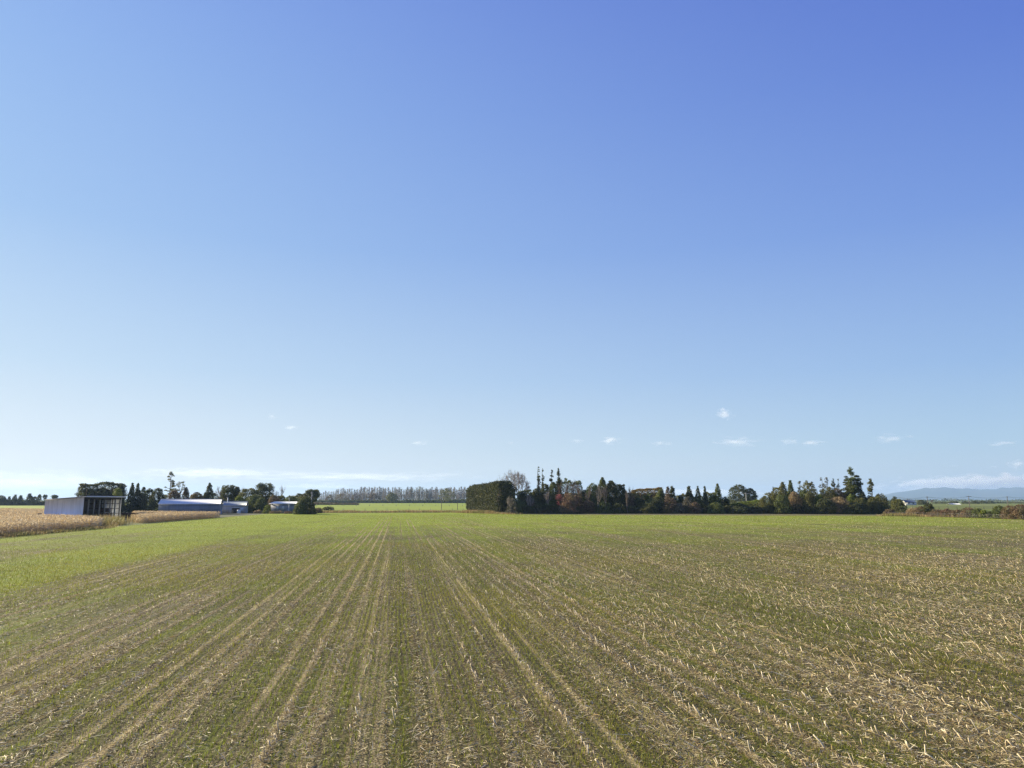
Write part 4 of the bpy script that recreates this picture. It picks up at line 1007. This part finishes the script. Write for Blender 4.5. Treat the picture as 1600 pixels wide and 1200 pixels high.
f_ = Geo(); f_.box(L - 1.8, L - .6, -.09, -.055, 2.02, 2.12); f_.box(L - 1.8, L - .6, -.09, -.055, .88, .98); f_.obj('frame', M_wpaint, w_)
fl = Geo(); fl.tube([(0, 0, 0), (0, 0, 2.2)], [.14, .14], 8, cap=True); fl.tube([(0, 0, 2.2), (0, 0, 2.35)], [.24, .2], 8, cap=True)
fo = fl.obj('flue', M_wpaint, b, loc=(4.2, 2.2, e + .3))
# white water tank by the doorway
o = thing('water_tank', (gx(376, 258), 257, 0), 'small white water tank standing by the doorway of the greige barn', 'water tank')
t = Geo(); t.tube([(0, 0, 0), (0, 0, .05), (0, 0, 1.15), (0, 0, 1.3)], [.62, .65, .65, .5], 18, cap=True)
for z_ in (.3, .6, .9): t.tube([(0, 0, z_ - .03), (0, 0, z_ + .03)], [.665, .665], 18)
t.obj('tank_body', M_wpaint, o); t = Geo(); t.tube([(0, 0, 1.3), (0, 0, 1.42)], [.22, .22], 12, cap=True); t.obj('lid', M_dark, o)
# timber rail in the yard
def rail_fence(name, pts, h, label, rails=2, rm=M_timber, wire=False, post=.08):
    pts = np.array(pts, float); o0 = pts.mean(0); o = thing(name, (o0[0], o0[1], 0), label, 'fence')
    for p in pts: 
        x_, y_ = p - o0; Geo().box(x_ - post, x_ + post, y_ - post, y_ + post, 0, h + .12).obj('post', rm, o)
    for k in range(rails):
        z_ = h*(k + 1)/rails; g = Geo()
        for a, b_ in zip(pts[:-1], pts[1:]):
            g.tube([(a[0] - o0[0], a[1] - o0[1] - post - .03, z_), ((a[0] + b_[0])/2 - o0[0], (a[1] + b_[1])/2 - o0[1] - post - .03, z_ - (.03 if wire else 0)), (b_[0] - o0[0], b_[1] - o0[1] - post - .03, z_)], .012 if wire else .05, 4)
        g.obj('wire' if wire else 'rail', M_wirem if wire else rm, o)
    return o
M_wirem = plain('fence_wire', (.25, .25, .26), .5, .6)
rail_fence('yard_rail', px_line([(349, 252), (357, 252), (365, 252)]), 1.1, 'pale timber rail in front of the greige barn')

# small blue shed with lean roof
D0 = 262; x0, x1 = gx(423.5, D0), gx(462, D0); L = x1 - x0
o = thing('small_shed', (x0, D0, 0), 'small blue-grey shed with a pale sloping roof behind the big dark bush', 'shed', rz=R(2))
h1, h2, dp = zt(787.0, D0), zt(784.2, D0 + 6), 6.0
Geo().box(0, L, 0, .06, 0, h1 - .02).obj('front_wall', S_blue, o); Geo().box(0, L, dp - .06, dp, 0, h2 - .02).obj('back_wall', S_blue, o)
pr = [(.065, 0), (dp - .065, 0), (dp - .065, h2 - .03), (.065, h1 - .03)]
Geo().prism(pr, .003, .06, 'x').obj('end_wall', S_blue, o); Geo().prism(pr, L - .06, L - .003, 'x').obj('end_wall', S_blue, o)
Geo().prism([(-.5, h1 - .04), (dp + .3, h2 + .03), (dp + .3, h2 + .13), (-.5, h1 + .06)], -.5, L + .5, 'x').obj('roof', S_roofg, o)
Geo().box(-.52, L + .52, -.58, -.51, h1 - .12, h1 + .09).obj('fascia', M_wpaint, o)
for x_ in (L*.27, L*.50):
    w_ = Geo().box(x_ - .32, x_ + .32, -.05, -.004, 1.5, 2.4).obj('window', M_glass, o)
    f_ = Geo(); f_.box(x_ - .40, x_ + .40, -.085, -.055, 2.41, 2.5); f_.box(x_ - .40, x_ + .40, -.085, -.055, 1.4, 1.49); f_.box(x_ - .40, x_ - .33, -.085, -.055, 1.5, 2.4); f_.box(x_ + .33, x_ + .40, -.085, -.055, 1.5, 2.4); f_.obj('frame', M_wpaint, w_)
Geo().box(L*.66, L*.66 + .9, -.05, -.004, 0, 2.1).obj('door', S_blue, o)
g = Geo(); g.tube([(0, 0, 0), (0, 0, 5.6)], [.07, .06], 8, cap=True); g.box(-.35, .35, -.03, .03, 5.1, 5.18)
oo = g.obj('aerial_pole', M_wpaint, loc=(gx(452, 260), 260, 0)); tag(oo, 'thin white pole standing against the small blue shed', 'pole')
g = Geo(); g.tube([(0, 0, 0), (0, 0, 8.2)], [.12, .09], 8, cap=True); g.box(-.5, .5, -.05, .05, 7.6, 7.72)
oo = g.obj('power_pole', plain('pale_pole', (.55, .53, .5), .7), loc=(gx(487, 300), 300, 0)); tag(oo, 'pale thin pole in front of the wind-swept dark pine', 'pole')

# far white house and long pale roof
D0 = 640; x0, x1 = gx(1414.5, D0), gx(1431.5, D0); L = x1 - x0
o = thing('farmhouse', (x0, D0, 0), 'far white house with a dark blue roof on the right plain', 'house')
ev, rd, dp = 2.6, 4.5, 7.0
M_navy = plain('navy_roof', (.05, .075, .13), .5)
Geo().box(0, L, 0, .1, 0, ev).obj('front_wall', M_wpaint, o); Geo().box(0, L, dp - .1, dp, 0, ev).obj('back_wall', M_wpaint, o)
pr = [(.11, 0), (dp - .11, 0), (dp - .11, ev), (dp/2, rd - .08), (.11, ev)]
Geo().prism(pr, .003, .1, 'x').obj('gable_wall', M_wpaint, o); Geo().prism(pr, L - .1, L - .003, 'x').obj('gable_wall', M_wpaint, o)
s = (rd - ev)/(dp/2)
Geo().prism([(-.4, ev - .4*s), (dp/2, rd), (dp/2, rd + .12), (-.4, ev - .4*s + .12)], -.3, L + .3, 'x').obj('roof', M_navy, o)
Geo().prism([(dp + .4, ev - .4*s), (dp + .4, ev - .4*s + .12), (dp/2 + .003, rd + .12), (dp/2 + .003, rd)], -.3, L + .3, 'x').obj('roof', M_navy, o)
for x_ in (2.2, 6.2): Geo().box(x_, x_ + 1.3, -.05, -.004, 1.2, 2.4).obj('window', M_dark, o)
b, L = gable_barn('long_shed', 1487, 1503, 760, 12, zt(789, 760), zt(786.6, 766), S_white, plain('pale_roof', (.66, .68, .70), .5), 'far long shed with a pale roof on the right plain')

# ------------------------------------------------------------------ poles, wires, fences
M_pole = plain('pole_wood', (.13, .11, .09), .85, var=.3, stretch=(4, 4, .5))
M_ins = plain('insulator', (.30, .28, .26), .3)
POLES = []
def power_pole(px, top, D, label, mat=None, arm=1.6, tr=False):
    H = zt(top, D); o = thing('utility_pole', (gx(px, D), D, 0), label, 'utility pole', 'utility poles')
    k = max(1.0, D/330)
    g = Geo(); g.tube([(0, 0, 0), (0, 0, H)], [.17*k, .12*k], 8, cap=True); g.obj('pole', mat or M_pole, o)
    Geo().box(-arm/2, arm/2, -.16*k, -.13*k, H - .55, H - .38).obj('crossarm', mat or M_pole, o)
    for x_ in (-arm*.45, -arm*.15, arm*.2, arm*.45): g = Geo(); g.tube([(x_, -.145*k, H - .38), (x_, -.145*k, H - .18)], [.05, .03], 6, cap=True); g.obj('insulator', M_ins, o)
    if tr:
        g = Geo(); g.tube([(0, -.5, H*.28), (0, -.5, H*.28 + .1), (0, -.5, H*.28 + 1.5), (0, -.5, H*.28 + 1.6)], [.4, .5, .5, .35], 12, cap=True); g.obj('transformer', M_dark, o)
    POLES.append((gx(px, D), D, H - .2)); return o
P1 = power_pole(1449, 775.5, 400, 'dark utility pole with a transformer, over the ball-shaped dark tree', tr=True, arm=1.2)
P2 = power_pole(1514, 774.8, 440, 'utility pole with a clear crossarm, middle of the three on the right', arm=3.4)
P3 = power_pole(1574, 775.5, 480, 'dark utility pole right of the one with the clear crossarm', arm=1.0)
power_pole(1166, 770, 336, 'pale utility pole in front of the big lone rounded tree', mat=plain('concrete_pole', (.50, .48, .44), .8), arm=2.2)
Pn = POLES[:3]
pts_w = [(gx(1395, 366), 366, Pn[0][2])] + Pn + [(gx(1650, 540), 540, Pn[2][2])]
for k_, dz in enumerate((0.0, .35)):
    g = Geo()
    for a, b_ in zip(pts_w[:-1], pts_w[1:]):
        s = np.linspace(0, 1, 9); a_, bb = np.array(a), np.array(b_)
        p_ = a_ + (bb - a_)*s[:, None]; p_[:, 2] -= .9*4*s*(1 - s) + dz; p_[:, 0] += k_*.6
        g.tube(p_, .035, 3)
    oo = g.obj('power_line', M_dark); tag(oo, ('upper' if k_ == 0 else 'lower') + ' power line strung between the three poles on the right', 'power line')
for px, top, bs, D, lb in [(690, 778, 796, 352, 'tall thin grey post at the near edge of the bright pasture'), (715, 784, 796, 352, 'short grey post right of the taller one on the bright pasture')]:
    g = Geo(); g.tube([(0, 0, 0), (0, 0, zt(top, D))], [.15, .12], 7, cap=True); g.box(-.18, .18, -.2, .2, zt(top, D) - .3, zt(top, D) - .2)
    oo = g.obj('wooden_post', M_pole, loc=(gx(px, D), D, 0)); tag(oo, lb, 'post')
rail_fence('wire_fence', px_line([(p, 560) for p in np.arange(495, 740, 20.7)]), 1.2, 'far post and wire fence across the bright pasture', 3, wire=True, post=.14)
rail_fence('wire_fence', px_line([(520 + i*17, 300 + 14*math.sin(i)*0) for i in range(13)]), 1.1, 'post and wire fence along the brown verge of the field', 3, wire=True)
rail_fence('wire_fence', px_line([(1386 + i*11, float(np.interp(1386 + i*11, [1386, 1450, 1640], [222, 205, 168]))) for i in range(24)]), 1.1, 'post and wire fence in front of the brown boundary scrub', 3, wire=True, rm=M_pole, post=.05)
rail_fence('rail_fence', px_line([(1424 + i*14, 372) for i in range(11)]), 1.2, 'dark rail fence beyond the brown boundary scrub', 2, rm=M_dark)
# white marker at the field corner
g = Geo(); g.box(-.22, .22, -.15, .15, 0, .9); g.box(-.26, .26, -.19, .19, .9, .98)
oo = g.obj('marker_post', M_conc, loc=(gx(797.5, 246), 246, 0)); tag(oo, 'pale stub post at the field corner below the grey shrub', 'post')
# ------------------------------------------------------------------ standing dry corn and dry grass
M_corn = leafmat('dry_corn_leaf', (.66, .515, .29), .4, (-.06, -.06, -.05), trans=.28, scale=.15)
def corn_plants(x, y, rg, hs=1.0, wk=1.0):
    g = Geo(); n = len(x); H = rg.uniform(1.20, 1.68, n)*hs
    lx, ly = rg.normal(0, .09, n)*H, rg.normal(0, .09, n)*H
    w = .016*wk
    for a in (0, 1.57):
        dx, dy = math.cos(a)*w, math.sin(a)*w
        v = np.stack([np.stack([x - dx, y - dy, x*0], 1), np.stack([x + dx, y + dy, x*0], 1), np.stack([x + lx + dx*.5, y + ly + dy*.5, H], 1), np.stack([x + lx - dx*.5, y + ly - dy*.5, H], 1)], 1)
        g.add(v, np.arange(n*4).reshape(n, 4))
    for k in range(9):
        t = rg.uniform(.25, .95, n) if k < 7 else np.full(n, .97)
        az = rg.uniform(0, 6.28, n); L = rg.uniform(.35, .70, n)*(1 if k < 7 else .5); ww = rg.uniform(.03, .06, n)*wk*(1 if k < 7 else .6)
        bx, by, bz = x + lx*t, y + ly*t, H*t
        up = rg.uniform(-.1, .35, n) if k < 7 else rg.uniform(.5, 1.0, n)
        dn = rg.uniform(-.9, -.2, n) if k < 7 else rg.uniform(.2, .8, n)
        cx, cy = np.cos(az), np.sin(az); sx, sy = -cy*ww, cx*ww
        mx, my, mz = bx + cx*L*.5, by + cy*L*.5, bz + up*L*.5
        ex, ey, ez = mx + cx*L*.4, my + cy*L*.4, np.maximum(mz + dn*L*.6, .05)
        v = np.stack([np.stack([bx - sx*.6, by - sy*.6, bz], 1), np.stack([bx + sx*.6, by + sy*.6, bz], 1), np.stack([mx + sx, my + sy, mz + .02], 1), np.stack([mx - sx, my - sy, mz - .02], 1),
                      np.stack([ex, ey, ez], 1)], 1)
        i = np.arange(n)[:, None]*5
        g.add(v, i + [0, 1, 2, 3], i + [3, 2, 4])
    return g
def inpoly(x, y, poly):
    r = np.zeros(len(x), bool); n = len(poly)
    for i in range(n):
        (x0, y0), (x1, y1) = poly[i], poly[(i+1) % n]
        r ^= ((y0 > y) != (y1 > y)) & (x < (x1-x0)*(y-y0)/(y1-y0 + 1e-12) + x0)
    return r
def corn_patch(poly, sp_, rg, name, label, far=None, wk=1.0):
    P_ = np.array(poly); us_, vs_ = uv(P_[:, 0], P_[:, 1])
    U_, V_ = np.meshgrid(np.arange(us_.min(), us_.max(), .76), np.arange(vs_.min(), vs_.max(), sp_))
    U_ = U_.ravel() + rg.normal(0, .05, U_.size); V_ = V_.ravel() + rg.normal(0, .06, V_.size)
    x, y = xy(U_, V_); k = inpoly(x, y, poly)
    k &= ~inpoly(x, y, SHED_CLEAR)
    if far is not None: k &= far(x, y, rg)
    g = corn_plants(x[k], y[k], rg, wk=wk)
    o = g.obj(name, M_corn); tag(o, label, 'corn crop', kind='stuff'); print(name, k.sum())
    g2 = None
SHED_CLEAR = [(-100.8 + 1.9, 163.6), (-103.6 + 3, 192), (-113.5, 190), (-110.5, 162.2)]
rg = np.random.default_rng(81)
corn_patch([(edge_x(58), 58), (edge_x(93), 93), (edge_x(124), 124), (-76, 134), (-86, 148), (-99, 160), (-104, 163), (-111, 164), (-135, 170), (-150, 58)], .21, rg, 'standing_corn',
           'standing dry tan corn on the left in front of the open white shed', far=lambda x, y, r: x > -y*.86 - 4)
corn_patch([(-76, 148), (edge_x(198), 199), (-112, 214), (-101.5, 193), (-94, 181.5), (-88, 174), (-84.5, 160)], .22, rg, 'standing_corn', 'strip of standing dry corn in front of the long blue barn')
corn_patch([(-112, 164), (-114, 191), (-118, 214), (-165, 262), (-225, 300), (-300, 330), (-300, 170)], .42, rg, 'standing_corn', 'far standing dry corn stretching left behind the open white shed',
           far=lambda x, y, r: (x > -y*.86 - 4), wk=1.8)

# dry grass along the field boundaries
def tufts(line, n, width, hmin, hmax, seed, wk=.03):
    rg = np.random.default_rng(seed); L_ = np.array(line, float); sg = np.hypot(*np.diff(L_, axis=0).T); cu = np.concatenate([[0], np.cumsum(sg)])
    a = rg.uniform(0, cu[-1], n); x = np.interp(a, cu, L_[:, 0]) + rg.normal(0, width, n); y = np.interp(a, cu, L_[:, 1]) + rg.normal(0, width, n)
    h = rg.uniform(hmin, hmax, n)*(.5 + vnoise(a*.3, a*0 + seed, 90 + seed)); az = rg.uniform(0, 6.28, n); ln = rg.uniform(.1, .7, n)*h
    qx, qy = -np.sin(az)*wk, np.cos(az)*wk; z = x*0
    v = np.stack([np.stack([x - qx, y - qy, z], 1), np.stack([x + qx, y + qy, z], 1), np.stack([x + np.cos(az)*ln*.4 + qx, y + np.sin(az)*ln*.4 + qy, h*.65], 1),
                  np.stack([x + np.cos(az)*ln*.4 - qx, y + np.sin(az)*ln*.4 - qy, h*.65], 1), np.stack([x + np.cos(az)*ln, y + np.sin(az)*ln, h], 1)], 1)
    i = np.arange(n)[:, None]*5; g = Geo(); g.add(v, i + [0, 1, 2, 3], i + [3, 2, 4]); return g
M_dry = leafmat('dry_grass', (.36, .265, .12), .45, (-.14, -.05, -.05), trans=.35, scale=.2)
g = tufts([(-92, 268), (-60, 276), (-18, 282)], 12000, 2.2, .35, .9, 1, .05); o = g.obj('dry_grass', M_dry); tag(o, 'brown dry grass verge along the far left end of the field', 'grass', kind='stuff')
g = tufts([(-20, 272), (-8, 256), (1, 243)], 5000, 1.5, .4, 1.0, 2, .05); o = g.obj('dry_grass', M_dry); tag(o, 'yellowed grass at the foot of the clipped shelterbelt', 'grass', kind='stuff')
g = tufts([(112, 217), (136, 178.5), (170, 158)], 9000, 1.3, .3, .8, 3, .04); o = g.obj('dry_grass', M_dry); tag(o, 'brown dry grass under the boundary scrub on the right', 'grass', kind='stuff')
g = tufts([(edge_x(60) + 1.0, 60), (edge_x(124) + 1, 124), (-77, 140), (-92, 160)], 9000, .7, .15, .5, 4, .025); o = g.obj('dry_grass', M_dry); tag(o, 'ragged dry grass fringe along the standing corn', 'grass', kind='stuff')
g = tufts([(-76, 136), (-88, 158), (-97, 168)], 2600, 1.6, .7, 1.7, 5, .03); o = g.obj('dry_grass', M_dry); tag(o, 'tall pale weeds in the yard before the open shed', 'grass', kind='stuff')
# ------------------------------------------------------------------ hills, clouds, air
m, T = newmat('hill_grass')
P = T.n('ShaderNodeTexCoord').outputs['Object']
n = T.noise(P, .0016, 5, .6)
c = T.mix(T.mapr(n, .4, .6), (.03, .055, .035), (.065, .08, .045))
p = T.n('ShaderNodeBsdfPrincipled', {'Base Color': c, 'Roughness': .95}); p.inputs['Specular IOR Level'].default_value = .1
finish(T, p.outputs[0]); M_hill = m
nx, ny = 220, 40; D0, D1 = 11500, 15500
px = np.linspace(1330, 1780, nx)
crest = np.interp(px, [1330, 1365, 1385, 1420, 1450, 1470, 1500, 1530, 1560, 1600, 1660, 1780], [0.3, 2, 9, 15, 19, 19.5, 18, 17, 18, 20, 22, 24])
g = Geo(); V = np.zeros((ny, nx, 3))
for j in range(ny):
    s = j/(ny - 1); D = D0 + (D1 - D0)*s
    prof = math.sin(min(1, s/.62)*math.pi/2)**1.25 if s < .62 else 1 - .55*((s - .62)/.38)
    x = (px - 800)/1125*D
    fold = vnoise(px*.09 + 3, np.full(nx, s*5.0), 33) - .5 + .5*(vnoise(px*.25, np.full(nx, s*9.0), 34) - .5)
    z = crest/1130*13900*prof*(1 + .12*fold*(1 - abs(s - .62)*.9 if s > .1 else .2)) - 1.0*(s == 0)
    V[j] = np.stack([x, np.full(nx, D), np.maximum(z, -.5 if j in (0,) else 0) - (.5 if j == 0 else 0)], 1)
g.add(V.reshape(-1, 3), [(j*nx + i, j*nx + i + 1, (j+1)*nx + i + 1, (j+1)*nx + i) for j in range(ny-1) for i in range(nx-1)])
g.obj('hills', M_hill, smooth=True, kind='structure')

def cloudmat(name, dens, edge=.55, scale=2.2, seedz=0.0, sq=1.0):
    m = bpy.data.materials.new(name); m.use_nodes = True; T = NT(m.node_tree)
    tc = T.n('ShaderNodeTexCoord').outputs['Object']; oi = T.n('ShaderNodeObjectInfo').outputs['Random']
    r = T.n('ShaderNodeVectorMath', {0: tc}, operation='LENGTH').outputs['Value']
    off = T.n('ShaderNodeCombineXYZ', {0: T.math('MULTIPLY', oi, 37.0), 1: T.math('MULTIPLY', oi, 11.0), 2: seedz}).outputs[0]
    v = T.n('ShaderNodeVectorMath', {0: T.n('ShaderNodeMapping', {'Vector': tc, 'Scale': (sq, 1, 1)}).outputs[0], 1: off}, operation='ADD').outputs[0]
    n = T.noise(v, scale, 5, .62)
    d = T.math('SUBTRACT', T.math('ADD', T.math('SUBTRACT', 1.0, r), T.math('MULTIPLY', T.math('SUBTRACT', n, .5), 2.6)), edge)
    d = T.mapr(d, 0, .8, 0, dens)
    vol = T.n('ShaderNodeVolumePrincipled', {'Color': (1, 1, 1, 1), 'Density': d, 'Anisotropy': .35})
    o = T.n('ShaderNodeOutputMaterial'); T.nt.links.new(vol.outputs[0], o.inputs['Volume']); return m
def ball():
    g = Geo(); k = 16; n = 9
    v = [(math.sin(math.pi*i/n)*math.cos(2*math.pi*j/k), math.sin(math.pi*i/n)*math.sin(2*math.pi*j/k), math.cos(math.pi*i/n)) for i in range(1, n) for j in range(k)]
    b = len(v); v += [(0, 0, 1), (0, 0, -1)]
    g.add(v, [(i*k + j, (i+1)*k + j, (i+1)*k + (j+1) % k, i*k + (j+1) % k) for i in range(n-2) for j in range(k)],
          [(b, j, (j+1) % k) for j in range(k)] + [(b + 1, (n-2)*k + (j+1) % k, (n-2)*k + j) for j in range(k)])
    return g
M_puff = cloudmat('cloud_puff', .0055)
M_thin = cloudmat('cloud_wisp', .0019, .40)
bm_ = ball().mesh('cloud', M_puff); bt_ = ball().mesh('cloud', M_thin)
def cloud(px, py, w, h, label, thin=False, D=21000, name='cloud'):
    o = bpy.data.objects.new(name, bt_ if thin else bm_); col.objects.link(o)
    o.location = at(px, py, D); k = D/1125.0; o.scale = (w*k*.85, w*k*.5, h*k*.85)
    tag(o, label, 'cloud', 'small clouds low in the sky'); return o
for a in [(425, 651, 15, 9, 'tiny faint cloud high on the left', True), (455, 668, 24, 7, 'faint flat cloud below the tiny high left one', True),
          (655, 692, 26, 8, 'small white wisp over the far poplars', True), (798, 692, 11, 5, 'tiniest wisp above the shelterbelt', True),
          (902, 689, 20, 7, 'faint wisp left of the brightest small cloud', True), (955, 688, 36, 14, 'brightest small white cloud, above the dark evergreens', False),
          (1032, 693, 30, 8, 'dim flat wisp right of the brightest small cloud', True), (1131, 646, 33, 21, 'upright puff, highest cloud on the right', False),
          (1153, 690, 62, 14, 'flat grey-pink cloud below the upright puff', True), (1234, 690, 28, 10, 'rounded left piece of the pair of flat clouds', True),
          (1268, 692, 44, 8, 'thin right piece of the pair of flat clouds', True), (1388, 685, 46, 14, 'flat grey cloud with a raised right end', True),
          (1421, 682, 16, 5, 'tiny grey wisp beside the flat grey cloud', True), (1566, 693, 44, 8, 'thin grey wisp near the right edge', True),
          (1590, 725, 34, 15, 'grey puff at the right edge above the cloud bank', False), (1491, 728, 14, 4, 'tiny dark wisp above the cloud bank', True),
          (1552, 730, 18, 5, 'small dark wisp left of the grey puff', True)]:
    cloud(*a)
M_bank = cloudmat('cloud_bank', .008, .30, 2.6, 5.0, 5.0)
bb = ball().mesh('cloud_bank', M_bank)
for px, py, w, h, lb in [(1560, 758, 330, 34, 'long white cloud bank lying along the blue hills'), (1070, 770, 260, 12, 'faint low cloud bank behind the tree row')]:
    o = bpy.data.objects.new('cloud_bank', bb); col.objects.link(o); D = 26000; k = D/1125
    o.location = at(px, py, D); o.scale = (w*k*.62, 2600, h*k*.62); tag(o, lb, 'cloud bank')
M_cir = cloudmat('cirrus', .00024, .25, 2.4, 9.0, 3.0)
bc = ball().mesh('cirrus', M_cir)
for px, py, w, h, lb in [(40, 756, 480, 40, 'broad bright sheet of cirrus low over the left horizon'), (560, 745, 420, 17, 'thin cirrus streak above the far poplars'),
                         (330, 739, 280, 18, 'thin cirrus streak above the long barn'), (500, 760, 180, 13, 'small bright cirrus streak low over the dark pine')]:
    o = bpy.data.objects.new('cirrus_cloud', bc); col.objects.link(o); D = 30000; k = D/1125
    o.location = at(px, py, D); o.scale = (w*k*.62, 2500, h*k*.62); tag(o, lb, 'cloud')

# the air itself
m = bpy.data.materials.new('air_haze'); m.use_nodes = True; T = NT(m.node_tree)
vol = T.n('ShaderNodeVolumePrincipled', {'Color': (.46, .66, 1, 1), 'Density': 7.5e-5, 'Anisotropy': .2})
o = T.n('ShaderNodeOutputMaterial'); T.nt.links.new(vol.outputs[0], o.inputs['Volume'])
g = Geo(); g.box(-17500, 17500, -17500, 17500, -1.5, 320)
ho = g.obj('haze', m, kind='stuff'); ho['label'] = 'pale blue air haze over the whole plain'; ho['category'] = 'haze'
